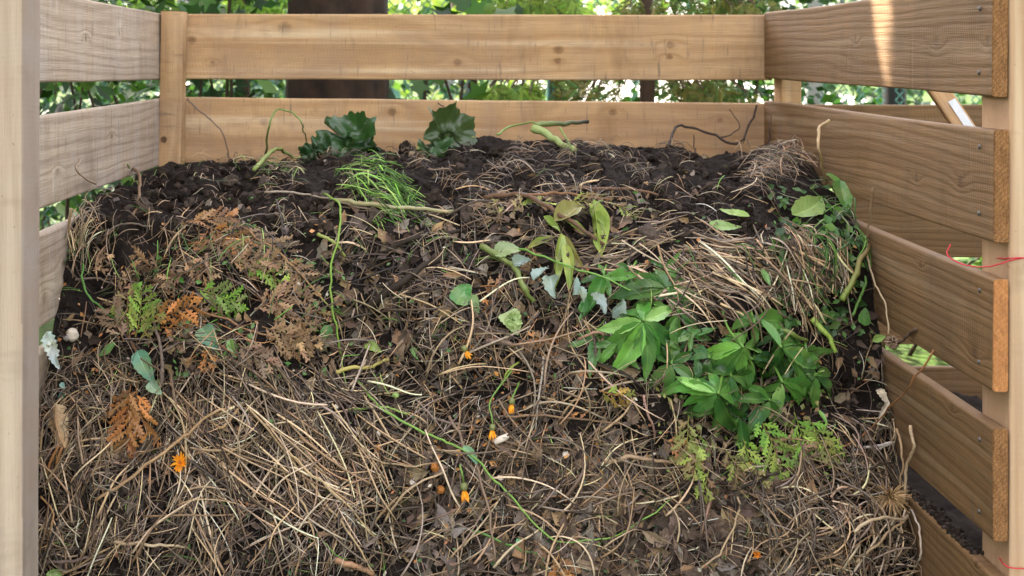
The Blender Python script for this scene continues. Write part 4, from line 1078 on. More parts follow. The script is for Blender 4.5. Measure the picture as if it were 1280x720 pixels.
# other single leaves
for (bx, by, tx, ty, w, c, shp, lab, h) in [
        (570, 384, 588, 358, .55, (.05, .20, .04), 'heart', 'dark green heart shaped leaf in the middle of heap', .03), (590, 372, 598, 394, .5, (.14, .26, .10), 'ovate', 'small green leaf tip under the heart shaped one', .024),
        (632, 395, 646, 420, .85, (.36, .46, .20), 'heart', 'pale yellow green ragged leaf right of centre', .026), (616, 324, 650, 318, .6, (.24, .32, .16), 'ovate', 'mottled grey green leaf at the end of the green stick', .026),
        (935, 275, 897, 264, .30, (.30, .46, .12), 'lance', 'pale green leaf lying on the dark soil, upper of two', .014), (884, 284, 926, 286, .36, (.24, .42, .12), 'lance', 'pale green leaf lying on the dark soil, lower of two', .014),
        (984, 284, 1028, 258, .36, (.28, .44, .14), 'lance', 'large pale green leaf pointing up right beside the dark soil', .034), (1030, 236, 1054, 256, .4, (.10, .28, .05), 'lance', 'bright green leaf at the second right plank', .03),
        (1066, 398, 1082, 408, 1.1, (.09, .24, .06), 'heart', 'round green leaf against the third right plank', .03), (1046, 244, 1062, 262, .4, (.08, .22, .05), 'lance', 'green leaf beside the bright one at the right', .03),
        (176, 440, 196, 478, .5, (.10, .26, .16), 'ovate', 'blue green leaf under the cedar at left', .03), (190, 478, 206, 492, .6, (.22, .34, .24), 'ovate', 'small grey green leaf at the foot of the upright twig', .03),
        (256, 412, 274, 436, .6, (.07, .20, .14), 'ovate', 'dark blue green leaf right of the cedar', .03), (290, 424, 298, 448, .42, (.14, .30, .07), 'ovate', 'green pointed leaf hanging right of the cedar', .026),
        (148, 430, 126, 446, .42, (.13, .30, .09), 'lance', 'green leaf left of the cedar', .024), (406, 410, 416, 426, .7, (.10, .30, .12), 'ovate', 'small green leaf beside the mottled dead leaf', .022),
        (458, 432, 476, 440, .5, (.20, .30, .06), 'ovate', 'small olive green leaf left of centre', .02), (514, 396 + 40, 522, 450, .5, (.12, .30, .08), 'ovate', 'tiny green leaf below the dark branch', .02),
        (946, 340, 958, 360, .5, (.16, .32, .10), 'lance', 'small green leaf in the straw hump', .03), (578, 556, 596, 580, .4, (.16, .36, .22), 'lance', 'small blue green leaf on the vine', .03),
        (645, 655 + 16, 652, 686, .5, (.10, .34, .16), 'lance', 'tiny bright green leaf near the bottom centre', .024), (1080, 430, 1098, 424, .5, (.25, .4, .1), 'lance', 'ragged light green leaf by the seed head', .04),
        (812, 440, 806, 462, .4, (.08, .24, .04), 'lance', 'small leaf tucked beside the first whorl', .03), (724, 392, 730, 370, .5, (.05, .18, .04), 'ovate', 'dark green leaf behind the pale leaves', .02),
        (842, 500 - 72, 870, 412, .4, (.08, .24, .05), 'lance', 'green leaf between the first whorl and the clump', .035), (1016, 512, 1028, 530, .3, (.16, .36, .06), 'lance', 'green leaf tip below the rightmost cutting', .03),
        (84, 498, 78, 490, .8, (.06, .16, .13), 'ovate', 'tiny teal leaf above the pale pod', .02), (62, 716, 86, 714, .5, (.16, .3, .05), 'lance', 'small green leaf at the bottom left corner', .02)]:
    b = on(bx, by, h); t = on(tx, ty, h * .9); m = MB()
    leafmesh(m, b, t, (snorm(b) + Vector((R.gauss(0, .2), -.3, .4))).normalized(), (t - b).length * w, c, .25, .12, shp, .003, R, 12, 8, .12, mixc(c, (.25, .33, .12), .5))
    tag(m.build('leaf', M['leaf'], origin=b), lab, 'leaf', 'loose green leaves on the heap')

# lobed leaves standing at the back
def lobed(c, r, rot, nrm, col, label, cup=.3, seed=0, name='maple_leaf', cr=.012, leaf_mat='leaf'):
    rr = random.Random(seed)
    nrm = nrm.normalized(); s, u = frame_axes(nrm, Vector((0, 0, 1))); s2 = u
    ca, sa = math.cos(rot), math.sin(rot); ax = s * ca + s2 * sa; ay = -s * sa + s2 * ca
    pts = []; K = 60; rings = 7
    lobes = [(90, 1.0), (38, .85), (142, .85), (-20, .55), (200, .55)]
    def rad(a):
        d = math.degrees(a); best = .70
        for (la, lr) in lobes:
            dd = abs((d - la + 180) % 360 - 180)
            best = max(best, lr * max(0, 1 - (dd / 34) ** .9 * .55))
        return best * (1 + .05 * math.sin(a * 23)) if d % 360 != 270 else .05
    vs = [c.copy()]; uv = [(.5, .5)]
    for j in range(1, rings + 1):
        for i in range(K):
            a = 2 * PI * i / K; q = rad(a) * r * j / rings
            z = cup * r * (j / rings) ** 2 * (rad(a)) + noise.noise(Vector((math.cos(a) * j / rings * 2.2 + seed, math.sin(a) * j / rings * 2.2, seed))) * cr * 1.5
            vs.append(c + ax * (q * math.cos(a)) + ay * (q * math.sin(a)) + nrm * z)
            near = min(abs((math.degrees(a) - la + 180) % 360 - 180) for la, lr in lobes)
            uv.append((.5 + near / 90, j / rings))
    fs = [(0, 1 + i, 1 + (i + 1) % K) for i in range(K)]
    for j in range(rings - 1):
        for i in range(K):
            a = 1 + j * K + i; b = 1 + j * K + (i + 1) % K
            fs.append((a, b, b + K, a + K))
    m = MB(); m.add(vs, fs, col, uv)
    return tag(m.build(name, M[leaf_mat], origin=c), label, 'leaf', 'lobed leaves at the top of the heap')
lobed(at(434, 178, 2.66), .088, 2.0, Vector((-.35, -1, .9)), (.025, .075, .018), 'dark green lobed leaf crumpled against the back plank, upper left', .35, 3, cr=.026)
lobed(at(464, 190, 2.62), .045, -1.1, Vector((.5, -.8, .6)), (.014, .045, .012), 'small dark lobed leaf in front of the upper left one', -.5, 5, cr=.03)
lobed(at(396, 190, 2.64), .045, 1.6, Vector((-.4, -.7, .7)), (.022, .065, .018), 'dark lobed leaf lying flat at the left of its heap of leaves', .4, 9, cr=.03)
lobed(at(560, 170, 2.68), .080, -.75, Vector((.6, -1, .35)), (.05, .085, .03), 'large olive green lobed leaf standing on the top edge', .35, 7, cr=.02)
lobed(at(545, 188, 2.64), .05, 2.6, Vector((-.1, -.6, 1)), (.035, .09, .025), 'dark green lobed leaf lying under the standing olive one', .3, 8, cr=.02)
lobed(on(640, 404, .03), .016, 2, Vector((0, -1, .4)), (.30, .42, .16), 'small pale lobed leaf right of centre', .3, 12, cr=.004)

# ---- cedar fronds
def frond(mb, base, d, nrm, L, col, rr, col2=None, depth=1):
    d = d.normalized(); nrm = (nrm - d * nrm.dot(d)).normalized(); sd = d.cross(nrm).normalized()
    nb = max(6, int(L / .0058)); P = []
    bend = rr.uniform(-.25, .25)
    for i in range(nb + 1):
        t = i / nb
        P.append(base + d * (L * t) + sd * (bend * L * t * t) + nrm * (-.18 * L * t * t + rr.uniform(-.0006, .0006)))
    tube(mb, P[::2] + [P[-1]], [max(.0004, .0011 * (1 - .7 * i / (len(P[::2])))) for i in range(len(P[::2]) + 1)], mixc(col, (.22, .12, .05), .4), 3, cap=False)
    def scale(a, b, w, c):
        ax = (b - a); 
        if ax.length < 1e-6: return
        s = ax.cross(nrm).normalized() * w
        m = a.lerp(b, .55) + nrm * (w * .35)
        mb.add([a, m + s, b, m - s, m + nrm * w * .3], [(0, 1, 4), (1, 2, 4), (2, 3, 4), (3, 0, 4)], c)
    nrm0 = nrm
    for i in range(1, nb):
        t = i / nb
        nrm = (nrm0 + sd * rr.gauss(0, .5) + d * rr.gauss(0, .35)).normalized()
        ll = L * .40 * math.sin(PI * (.12 + .85 * t)) ** .8 * rr.uniform(.7, 1.15)
        side = 1 if i % 2 else -1
        dd = (d * rr.uniform(.75, 1.1) + sd * side * rr.uniform(.7, 1) + nrm * rr.uniform(-.25, .2)).normalized()
        c = vary(mixc(col, col2, rr.random()) if col2 else mixc(col, (.2, .15, .11), rr.random() * .6), rr, .28)
        ns = max(2, int(ll / .0058)); q = P[i]
        for k in range(ns):
            q2 = q + dd * (ll / ns)
            scale(q, q2 + (q2 - q) * .6, .0021, c)
            if k < ns - 0:
                for s2 in (1, -1):
                    e = (dd * .8 + dd.cross(nrm) * s2 * .7).normalized()
                    scale(q2, q2 + e * (.0075 * (1 - .5 * k / ns)) * rr.uniform(.8, 1.6), .0019, jit(c, .15, rr))
            q = q2
ORG = (.40, .165, .045); BRN = (.21, .135, .08); CGR = (.14, .28, .04); CYG = (.22, .28, .055)
CED = 'cedar fronds on the heap'
def cedar(px, py, ang, Lp, col, label, h=.022, col2=None, seed=0, tilt=0.0, group=CED):
    rr = random.Random(seed + int(px) * 31 + int(py))
    p = on(px, py, h); L = Lp * p.y / F
    d = imgdir(ang, p) + snorm(p) * (tilt + rr.gauss(0, .12))
    m = MB(); n = (snorm(p) + Vector((rr.gauss(0, .25), rr.gauss(0, .2), rr.gauss(0, .25)))).normalized()
    frond(m, p, d, n, L, col, rr, col2)
    return tag(m.build('cedar_frond', M['cedar'], origin=p), label, 'cedar frond', group)
cedar(168, 425, 108, 60, BRN, 'brown and yellow cedar frond pointing up at left', .034, CYG)
cedar(175, 425, 75, 62, CYG, 'yellow green cedar frond rising at left', .038, CGR)
cedar(160, 428, 125, 55, BRN, 'brown cedar frond fanned left beside the yellow one', .03)
cedar(180, 428, 55, 45, CYG, 'short yellow cedar frond leaning right at left', .034, BRN)
cedar(172, 482, -97, 90, ORG, 'long bright orange cedar frond hanging at lower left', .05)
cedar(178, 484, -85, 70, ORG, 'shorter orange cedar frond hanging beside the long one', .046, (.45, .2, .06))
cedar(162, 490, -110, 40, ORG, 'small orange cedar tuft at lower left', .044)
cedar(196, 404, 10, 62, ORG, 'bright orange cedar frond below the middle of the brown ones', .045, (.5, .22, .07))
cedar(205, 412, -8, 52, ORG, 'orange cedar frond under the bright one', .026, BRN)
cedar(236, 290, 10, 62, ORG, 'orange brown cedar frond at the top of the brown ones', .034, BRN)
cedar(262, 292, -25, 60, BRN, 'brown cedar frond arched over the upper left', .03, ORG)
cedar(262, 296, -110, 28, ORG, 'short orange cedar frond hanging at upper left', .024)
cedar(300, 296, -30, 80, BRN, 'long brown cedar frond sloping right at upper left', .028)
cedar(262, 380, -22, 46, CGR, 'bright green cedar frond among the brown ones', .032, (.2, .38, .05))
cedar(248, 366, -10, 60, CGR, 'dark green cedar frond above the bright green one', .026)
cedar(306, 340, -8, 54, CGR, 'green cedar frond at the right of the brown ones', .026, CYG)
cedar(200, 372, 35, 60, BRN, 'brown cedar frond rising right at left', .024)
cedar(300, 430, -35, 55, BRN, 'brown cedar frond falling right below the long stem', .024)
cedar(262, 432, -80, 30, BRN, 'small brown cedar frond hanging below the blue green leaf', .026, ORG)
brn_spots = [(320, 390, 20, 60), (345, 375, -60, 50), (330, 410, -20, 56), (285, 400, 150, 46), (310, 360, 60, 40), (340, 430, -10, 50), (230, 330, -30, 50), (205, 345, 160, 46), (355, 330, -40, 60), (150, 380, 60, 40), (290, 335, 10, 60), (240, 345, 200, 40), (370, 400, -45, 45), (260, 310, -20, 50), (135, 318, -80, 34), (380, 372, -50, 44)]
for (x, y, a, l) in brn_spots:
    cedar(x, y, a, l, BRN, 'dry brown cedar frond in the tangle at left of heap', .027, (.31, .19, .10), group='dry brown cedar fronds at the left')
grn = [(1000, 520, -55, 62, CGR, CYG, 'bright green cedar frond pointing down right, rightmost of the green ones'), (985, 515, -75, 60, CGR, CYG, 'bright green cedar frond hanging beside the rightmost'),
       (1010, 540, -60, 44, CYG, BRN, 'cedar frond with tan tips at the edge of the cavity'), (940, 520, -60, 75, CYG, CGR, 'yellow green cedar frond hanging under the lowest cutting'),
       (920, 540, -78, 55, CYG, CGR, 'yellow green cedar frond hanging left of the lowest cutting tip'), (870, 545, -115, 50, BRN, CYG, 'brown tipped cedar frond below the lowest cutting'),
       (855, 520, -95, 55, CYG, BRN, 'yellow brown cedar frond at the left of the green ones'), (900, 560, -60, 60, CYG, BRN, 'cedar frond with yellow scales pointing down'),
       (955, 545, -30, 62, BRN, (.36, .26, .16), 'tan dry cedar frond between the green ones'), (960, 560, -60, 48, BRN, (.36, .26, .16), 'tan dry cedar frond at the foot of the green ones'),
       (846, 545, -70, 44, BRN, (.4, .25, .12), 'dry orange brown cedar frond left of the green ones'), (880, 585, -100, 36, CYG, BRN, 'small yellow cedar tip above the clods'),
       (745, 488, -20, 40, ORG, CYG, 'small orange and green cedar frond left below the first whorl'), (820, 545, -30, 46, BRN, ORG, 'reddish cedar frond under the pinkish stalk')]
for (x, y, a, l, c, c2, lab) in grn:
    cedar(x, y, a, l, c, lab, .034, c2)
for (x, y, a, l) in [(668, 424, -10, 40), (690, 432, 160, 30), (600, 362, 10, 26), (604, 372, -60, 22), (672, 440, -30, 26), (575, 440, 30, 16)]:
    cedar(x, y, a, l, ORG, 'scrap of orange cedar in the middle of heap', .018, BRN, group='orange cedar scraps in the middle')
for (x, y, a, l) in [(706, 262, 0, 36), (625, 280, 120, 26), (640, 275, 60, 26), (660, 262, 10, 30), (760, 262, -30, 40), (740, 252, -20, 40)]:
    cedar(x, y, a, l, CYG, 'scrap of yellow green cedar above the wilted leaves', .018, BRN, group='yellow green cedar scraps at the top')
for (x, y, a, l) in [(695, 685, -80, 50), (690, 700, -70, 40)]:
    cedar(x, y, a, l, (.30, .17, .08), 'brown cedar frond at the bottom edge right of centre', .024, ORG, group='brown cedar fronds at the bottom')

# ---- marigold heads
def marigold(px, py, rp, label, ang=-90, stem=None, face=False, col=(.80, .30, .015), h=.03):
    rr = random.Random(int(px)); p = on(px, py, h); r = rp * .85 * p.y / F
    root = empty('marigold', p, label, 'flower', 'orange marigold heads on the heap')
    d = imgdir(ang, p); n = snorm(p)
    if face: d = (n + Vector((.1, 0, .1))).normalized()
    s, u = frame_axes(d, n)
    m = MB()
    for i in range(34 if face else 20):
        a = rr.uniform(0, 2 * PI); sp = rr.uniform(.2, 1.15) if face else rr.uniform(.05, .55)
        dd = (d + (s * math.cos(a) + u * math.sin(a)) * sp * (1.6 if face else 1)).normalized()
        l = r * rr.uniform(.8, 1.25) * (1 if face else 1.5)
        b = p + dd * r * .12
        leafmesh(m, b, b + dd * l, (n + dd.cross(s) * .5).normalized(), l * .26, jit(mixc(col, (.85, .45, .03), rr.random() * .5), .1, rr), .3, rr.uniform(-.2, .3), 'blade', .0006, rr, 4, 2)
    m.build('petals', M['petal'], root)
    if not face:
        m = MB(); P = [p - d * r * 1.0, p - d * r * .8, p - d * r * .3, p + d * r * .2]
        tube(m, P, [r * .2, r * .55, r * .6, r * .45], (.20, .22, .08), 9)
        m.build('calyx', M['green'], root)
        if stem:
            m = MB(); tube(m, catmull([P[0]] + [on(a, b, c) for a, b, c in stem], 5), r * .16, (.18, .32, .07), 5); m.build('stem', M['green'], root)
    else:
        m = MB(); lump(m, p + n * r * .1, r * .3, (.30, .12, .02), I1, rr, .3); m.build('flower_centre', M['petal'], root)
marigold(229, 577, 13, 'open orange marigold head, largest, at lower left', face=True)
marigold(614, 536, 8, 'wilted orange marigold hanging above the white chip', -95, [(613, 520, .035), (612, 500, .03), (640, 462, .02)])
marigold(638, 504, 8, 'wilted orange marigold, upper right of the small ones', -95, [(643, 488, .03), (648, 478, .02)])
marigold(579, 610, 10, 'orange marigold hanging beside the green vine', -88, [(577, 592, .035), (574, 580, .025)])
marigold(581, 440, 8, 'small torn orange marigold in the middle', -60, None)
marigold(939, 690, 7, 'rusty orange marigold at the bottom right', face=True, col=(.60, .18, .02))
marigold(162, 497, 6, 'small orange marigold bud beside the orange cedar', -60, None, col=(.62, .22, .04))
def blob(px, py, rp, mat, name, label, cat, col=(.5, .5, .5), sq=(1, 1, 1), h=.016, rough=.25, group=None, src=I3):
    p = on(px, py, h); m = MB(); lump(m, p, rp * p.y / F, col, src, rc, rough, sq)
    tag(m.build(name, M[mat], origin=p), label, cat, group)
for (x, y, r, lab) in [(473, 559, 4, 'yellow orange bud left of the vine'), (543, 583, 5, 'round rusty bud left of the vine'), (551, 611, 5, 'round rusty bud beside the orange marigold')]:
    blob(x, y, r, 'petal', 'flower_bud', lab, 'flower bud', (.42, .17, .04), h=.02, group='dry flower buds')
blob(495, 494, 4, 'green', 'flower_bud', 'round green bud above the vine', 'flower bud', (.24, .36, .10), h=.026)
# seed head, daisy like wilted head, bulb, pod, chips
blob(93, 420, 8, 'shell', 'bulb', 'round cream bulb left by the planks', 'bulb', h=.014, rough=.12)
blob(86, 424, 4, 'stone', 'pebble', 'tan pebble touching the cream bulb', 'pebble', h=.014)
for (x, y, r, lab) in [(420, 546, 4, 'white pebble above the straw bundle'), (374, 536, 4, 'cream pebble at the top of the straw bundle'), (455, 562, 4, 'small white shell fragment left of centre'), (516, 602, 4, 'white fragment right of the straw bundle'), (706, 568, 4, 'small cream pebble in the ash grey soil'),
                       (422, 548 - 40, 3, 'tiny white pebble beside the vine top'), (474, 541, 3, 'tiny white pebble under the vine top'), (625, 598, 4, 'grey pebble by the vine')]:
    blob(x, y, r, 'shell', 'pebble', lab, 'pebble', h=.014, rough=.3, group='pale pebbles and fragments')
b = MB(); p = on(625, 548, .028); P = [p + Vector((-.010, 0, -.005)), p, p + Vector((.011, 0, .005))]
tube(b, P, [.0045, .0055, .0045], (.8, .8, .72), 8, flat=.6); tag(b.build('white_chip', M['shell'], origin=p), 'short white chip in the middle of heap front', 'chip')
# seed head
p = on(1115, 428, .05); b = MB(); rr = random.Random(3)
for i in range(160):
    d = Vector((rr.gauss(0, 1), rr.gauss(0, 1), rr.gauss(0, 1))).normalized()
    tube(b, [p + d * .004, p + d * .0085 + Vector((rr.uniform(-1, 1), rr.uniform(-1, 1), rr.uniform(-1, 1))) * .001, p + d * .0105], [.0012, .0012, .0005], jit((.36, .25, .17), .3, rr), 3)
tag(b.build('burr', M['stalk'], origin=p), 'round spiky brown seed burr at the third right plank', 'burr')
# root crown at lower right (wispy tuft)
b = MB(); p = on(1100, 620, .045)
for i in range(90):
    d = Vector((rr.gauss(0, 1), -abs(rr.gauss(0, .6)), rr.gauss(-.2, .8))).normalized(); l = rr.uniform(.01, .035)
    tube(b, [p, p + d * l * .5 + Vector((0, 0, .003)), p + d * l], [.0014, .001, .0005], jit((.48, .31, .15), .3, rr), 3)
tag(b.build('root_crown', M['stalk'], origin=p), 'tufted tan root crown in the knot at lower right', 'root')
# pale pod at left
pr = empty('seed_pod', on(87, 530, .03), 'pale cream split pod with two brown stalks at lower left', 'seed pod')
b = MB(); p0 = on(77, 505, .03); p1 = on(88, 560, .03)
leafmesh(b, p0, p1, snorm(p0), .030, (.60, .46, .29), -.55, -.08, 'ovate', .004, R, 14, 10, .0, (.5, .33, .18)); b.build('husk', M['dryleaf'], pr)
for (x, y, x2, y2) in ((80, 556, 63, 592), (84, 558, 74, 592)):
    b = MB(); tube(b, catmull([on(x, y, .03), on((x + x2) / 2 - 1, (y + y2) / 2, .03), on(x2, y2, .02)], 5), .0022, (.38, .18, .07), 6); b.build('stalk', M['stalk'], pr)
# white scrap of tissue
b = MB(); p0 = on(66, 418, .03); p1 = on(80, 462, .03)
leafmesh(b, p0, p1, Vector((0, -1, .2)), .020, (.62, .68, .70), .5, .0, 'ovate', .012, R, 16, 8, .4, (.45, .6, .62))
leafmesh(b, on(56, 434, .03), on(78, 430, .03), Vector((0, -1, .4)), .010, (.66, .70, .72), .5, .0, 'lance', .008, R, 10, 6, .2)
tag(b.build('tissue_scrap', M['petal'], origin=p0), 'crumpled white tissue scrap by the left planks', 'scrap')
b = MB(); p0 = on(1088, 488, .03); p1 = on(1104, 508, .03)
leafmesh(b, p0, p1, Vector((0, -1, .4)), .012, (.62, .55, .42), .4, .1, 'ovate', .008, R, 12, 8, .2, (.3, .24, .18))
leafmesh(b, on(1103, 502, .03), on(1090, 530, .03), Vector((0, -1, .4)), .009, (.66, .60, .48), .5, .1, 'lance', .006, R, 12, 6, .2)
tag(b.build('torn_husk', M['dryleaf'], origin=p0), 'torn pale husk in the dark cavity at right', 'husk')
for (x, y, x2, y2, lab) in [(722, 592, 730, 606, 'pale teal plastic scrap in the ash grey soil'), (80, 478, 84, 486, 'teal scrap at the left planks')]:
    b = MB(); p0 = on(x, y, .016); leafmesh(b, p0, on(x2, y2, .016), snorm(p0), .008, (.28, .48, .46), .3, 0, 'ovate', .004, R, 8, 5); tag(b.build('plastic_scrap', M['petal'], origin=p0), lab, 'scrap')

# red string on the right post
def string(pts, label):
    P = catmull([at(x, y, Y) for x, y, Y in pts], 8); b = MB()
    rr = random.Random(1)
    P = [p + Vector((0, rr.uniform(-.0006, .0006), rr.uniform(-.0006, .0006))) for p in P]
    tube(b, P, .00085, (.6, .02, .04), 6); tag(b.build('red_string', M['string'], origin=P[0]), label, 'string')
string([(1188, 306, 1.76), (1184, 318, 1.74), (1200, 329, 1.72), (1226, 334, 1.69), (1250, 330, 1.664), (1262, 326, 1.659), (1300, 319, 1.658)], 'red string curling off the right post, upper end')
string([(1246, 322.5, 1.70), (1261, 323, 1.659), (1275, 322, 1.658), (1300, 323, 1.658)], 'short straight red string crossing the right post')
string([(1248, 696, 1.70), (1256, 706, 1.662), (1268, 710, 1.659), (1300, 711, 1.658)], 'red string low on the right post')

# ------------------------------------------------------------------ surroundings
m, nt, out = new_mat('ground'); g = N(nt)
tc = g.n('ShaderNodeTexCoord').outputs['Object']
n1 = g.noise(tc, 1.2, 4, .6); n2 = g.noise(tc, 18, 3, .6)
col = g.mix(g.ramp(n1, .4, .6), (.028, .06, .012), (.05, .09, .018)); col = g.mix(g.ramp(n2, .45, .7, 0, .6), col, (.06, .05, .03))
g.l(g.bsdf(col, .9, g.bump(n2, .6, .03), .1).outputs[0], out.inputs[0]); M['ground'] = m
b = MB(); b.add([Vector((-300, -60, 0)), Vector((300, -60, 0)), Vector((300, 500, 0)), Vector((-300, 500, 0))], [(0, 1, 2, 3)])
o = b.build('lawn', M['ground'], smooth=False); tag(o, 'lawn around and behind the compost bin', kind='structure')
M['drive'] = plain_mat('drive', (.55, .53, .48), .85, .2, 3)
b = MB(); b.add([Vector((3, 30, .004)), Vector((11, 30, .004)), Vector((20, 95, .004)), Vector((5, 95, .004))], [(0, 1, 2, 3)])
tag(b.build('driveway', M['drive'], smooth=False), 'pale sunlit driveway far behind the fence', kind='structure')
# low heap in the next bay
b = MB(); vs = []; nx, ny = 90, 90
for j in range(ny + 1):
    for i in range(nx + 1):
        x = .765 + (1.925 - .765) * i / nx; y = 1.78 + (2.855 - 1.78) * j / ny
        z = H - .715 + .05 * noise.noise(Vector((x * 5, y * 5, 2))) + .02 * noise.noise(Vector((x * 25, y * 25, 5))) + .008 * noise.noise(Vector((x * 80, y * 80, 5)))
        z -= .1 * max(0, (2.0 - y) / .25) ** 1.4
        z = min(z, H - .665)
        z = max(z, .01)
        vs.append(Vector((x, y, z)))
b.add(vs, [(j * (nx + 1) + i, j * (nx + 1) + i + 1, (j + 1) * (nx + 1) + i + 1, (j + 1) * (nx + 1) + i) for j in range(ny) for i in range(nx)])
tag(b.build('compost_soil', M['soil'], origin=(1.3, 2.3, 0)), 'dark soil in the bay next door', 'soil', kind='stuff')
# soil spilled along the top of the fifth right plank
b = MB()
for _ in range(420):
    y = rc.uniform(1.74, 2.0); x = .7155 + (y - 1.66) / 1.2 * .0275 + .004 + abs(rc.gauss(0, .008)); r = rc.uniform(.001, .004)
    lump(b, Vz(x, y, -.642 + r * .5), r, jit(rc.choice(SOILC), .3, rc), I0, rc)
tag(b.build('spilled_soil', M['crumb'], origin=(.73, 1.9, .36), smooth=False), 'soil crumbs spilled along the top of the fifth right plank', 'soil', kind='stuff')

def simple_leaf(mb, c, L, w, rr, col, nrm=None):
    d = Vector((rr.gauss(0, 1), rr.gauss(0, 1), rr.gauss(-.3, .7))).normalized()
    n = nrm or Vector((rr.gauss(0, 1), rr.gauss(0, 1), rr.gauss(.5, 1))).normalized()
    s = d.cross(n)
    if s.length < .01: return
    s.normalize(); n = s.cross(d)
    a = c - d * L * .5; z = c + d * L * .5
    m = c + n * L * .06
    mb.add([a, m + s * w * .5 - n * L * .04, z, m - s * w * .5 - n * L * .04, m - d * L * .1], [(0, 1, 4), (1, 2, 4), (2, 3, 4), (3, 0, 4)], col)
def lobe_leaf(mb, c, r, rr, col):
    n = Vector((rr.gauss(0, .6), -1 + rr.gauss(0, .5), rr.gauss(.4, .6))).normalized(); s, u = frame_axes(n, Vector((0, 0, 1))); ro = rr.uniform(0, 6.28)
    vs = [c]; K = [1, .45, .85, .4, .95, .4, .8, .42, .6, .3]
    for i, k in enumerate(K):
        a = ro + 2 * PI * i / len(K); vs.append(c + (s * math.cos(a) + u * math.sin(a)) * (k * r) - n * (.12 * r * k))
    mb.add(vs, [(0, 1 + i, 1 + (i + 1) % len(K)) for i in range(len(K))], col)
def bush(name, label, cat, c, size, n, pal, leaf=(.05, .028), stems=6, group=None, seed=1, kind='simple', clump=.16, hmin=None, stemcol=(.05, .033, .022), stemr=.008):
    rr = random.Random(seed)
    base = Vector((c[0], c[1], 0)); root = empty(name, base, label, cat, group)
    m = MB(); cl = []
    for _ in range(max(6, n // 38)):
        cl.append(Vector((c[0] + rr.gauss(0, .5) * size[0], c[1] + rr.gauss(0, .5) * size[1], c[2] + rr.uniform(-1, 1) * size[2])))
    if stems:
        sm = MB()
        for i in range(stems):
            t = rr.choice(cl); b0 = base + Vector((rr.gauss(0, .25) * size[0], rr.gauss(0, .2) * size[1], 0))
            mid = b0.lerp(t, .5) + Vector((rr.uniform(-.08, .08), rr.uniform(-.05, .05), .1))
            tube(sm, catmull([b0, mid, t], 5), [stemr * (1 - .6 * k / 10) for k in range(11)], stemcol, 5)
        sm.build('stem', M['twig'], root)
    for i in range(n):
        q = rr.choice(cl); col = jit(rr.choice(pal), .3, rr)
        p = q + Vector((rr.gauss(0, 1), rr.gauss(0, 1), rr.gauss(0, .7))) * clump
        if kind == 'lobe': lobe_leaf(m, p, leaf[0] * rr.uniform(.6, 1.3), rr, col)
        else: simple_leaf(m, p, leaf[0] * rr.uniform(.6, 1.4), leaf[1] * rr.uniform(.6, 1.3), rr, col)
    m.build('foliage', M['bgleaf'], root)
    return root
BG1 = [(.013, .046, .007), (.022, .075, .011), (.040, .11, .018), (.007, .028, .005)]
BG2 = [(.042, .11, .015), (.075, .16, .022), (.03, .09, .015), (.11, .19, .035)]
BG3 = [(.012, .04, .012), (.022, .065, .02), (.03, .085, .03)]
# near shrubs behind the bin
bush('shrub', 'dark leafy shrub with thin bare stems behind the left planks', 'shrub', (-1.15, 3.0, 1.02), (.42, .45, .35), 1300, BG1 + BG3, (.045, .026), 26, seed=2, clump=.10)
bush('shrub', 'green shrub seen over the left back corner', 'shrub', (-.80, 3.75, 1.02), (.24, .25, .32), 900, BG1 + BG3 + BG2[:2], (.052, .03), 8, seed=3, clump=.09)
bush('young_maple', 'young maple with lobed leaves left of the trunk', 'sapling', (-.60, 3.65, 1.10), (.13, .16, .22), 90, BG1 + BG3, (.042, .0), 4, seed=4, kind='lobe', clump=.09)
bush('young_maple', 'young maple with lobed leaves right of the trunk', 'sapling', (.10, 3.9, .98), (.10, .14, .18), 50, BG1 + BG2[:2], (.05, .0), 3, seed=5, kind='lobe', clump=.08)
bush('weed_patch', 'low bright green weeds behind the bin at left', 'weeds', (-.62, 4.2, .52), (.45, .4, .25), 500, BG2, (.07, .05), 5, seed=6, clump=.08)
bush('weed_patch', 'sunlit green weeds behind the bay at right', 'weeds', (1.85, 4.6, .30), (.55, .5, .22), 800, BG2, (.07, .045), 5, seed=7, clump=.12)
bush('shrub', 'dense green shrub behind the right end of the back planks', 'shrub', (1.02, 4.1, 1.05), (.24, .25, .35), 1700, BG1 + BG3, (.040, .024), 8, seed=8, clump=.09)
bush('shrub', 'dark shrub beyond the fence behind the next bay', 'shrub', (2.2, 6.6, .9), (.9, .4, .7), 1500, BG3 + BG1[:2], (.08, .05), 8, seed=9, clump=.16)
bush('shrub', 'small shrub beyond the fence right of the trunk', 'shrub', (.25, 6.6, .75), (.4, .3, .40), 450, BG3 + [(.05, .14, .10)], (.08, .05), 6, seed=10, clump=.15)
bush('shrub', 'shrub beyond the fence behind the left planks', 'shrub', (-2.2, 6.6, 1.0), (1.1, .4, .8), 1600, BG3 + BG1, (.09, .06), 8, seed=12, clump=.18)
bush('shrub', 'bushy shrub beyond the fence behind the young maple', 'shrub', (-1.0, 7.6, 1.1), (.6, .3, .6), 800, BG2 + [(.05, .16, .11)], (.09, .06), 6, seed=13, clump=.2)
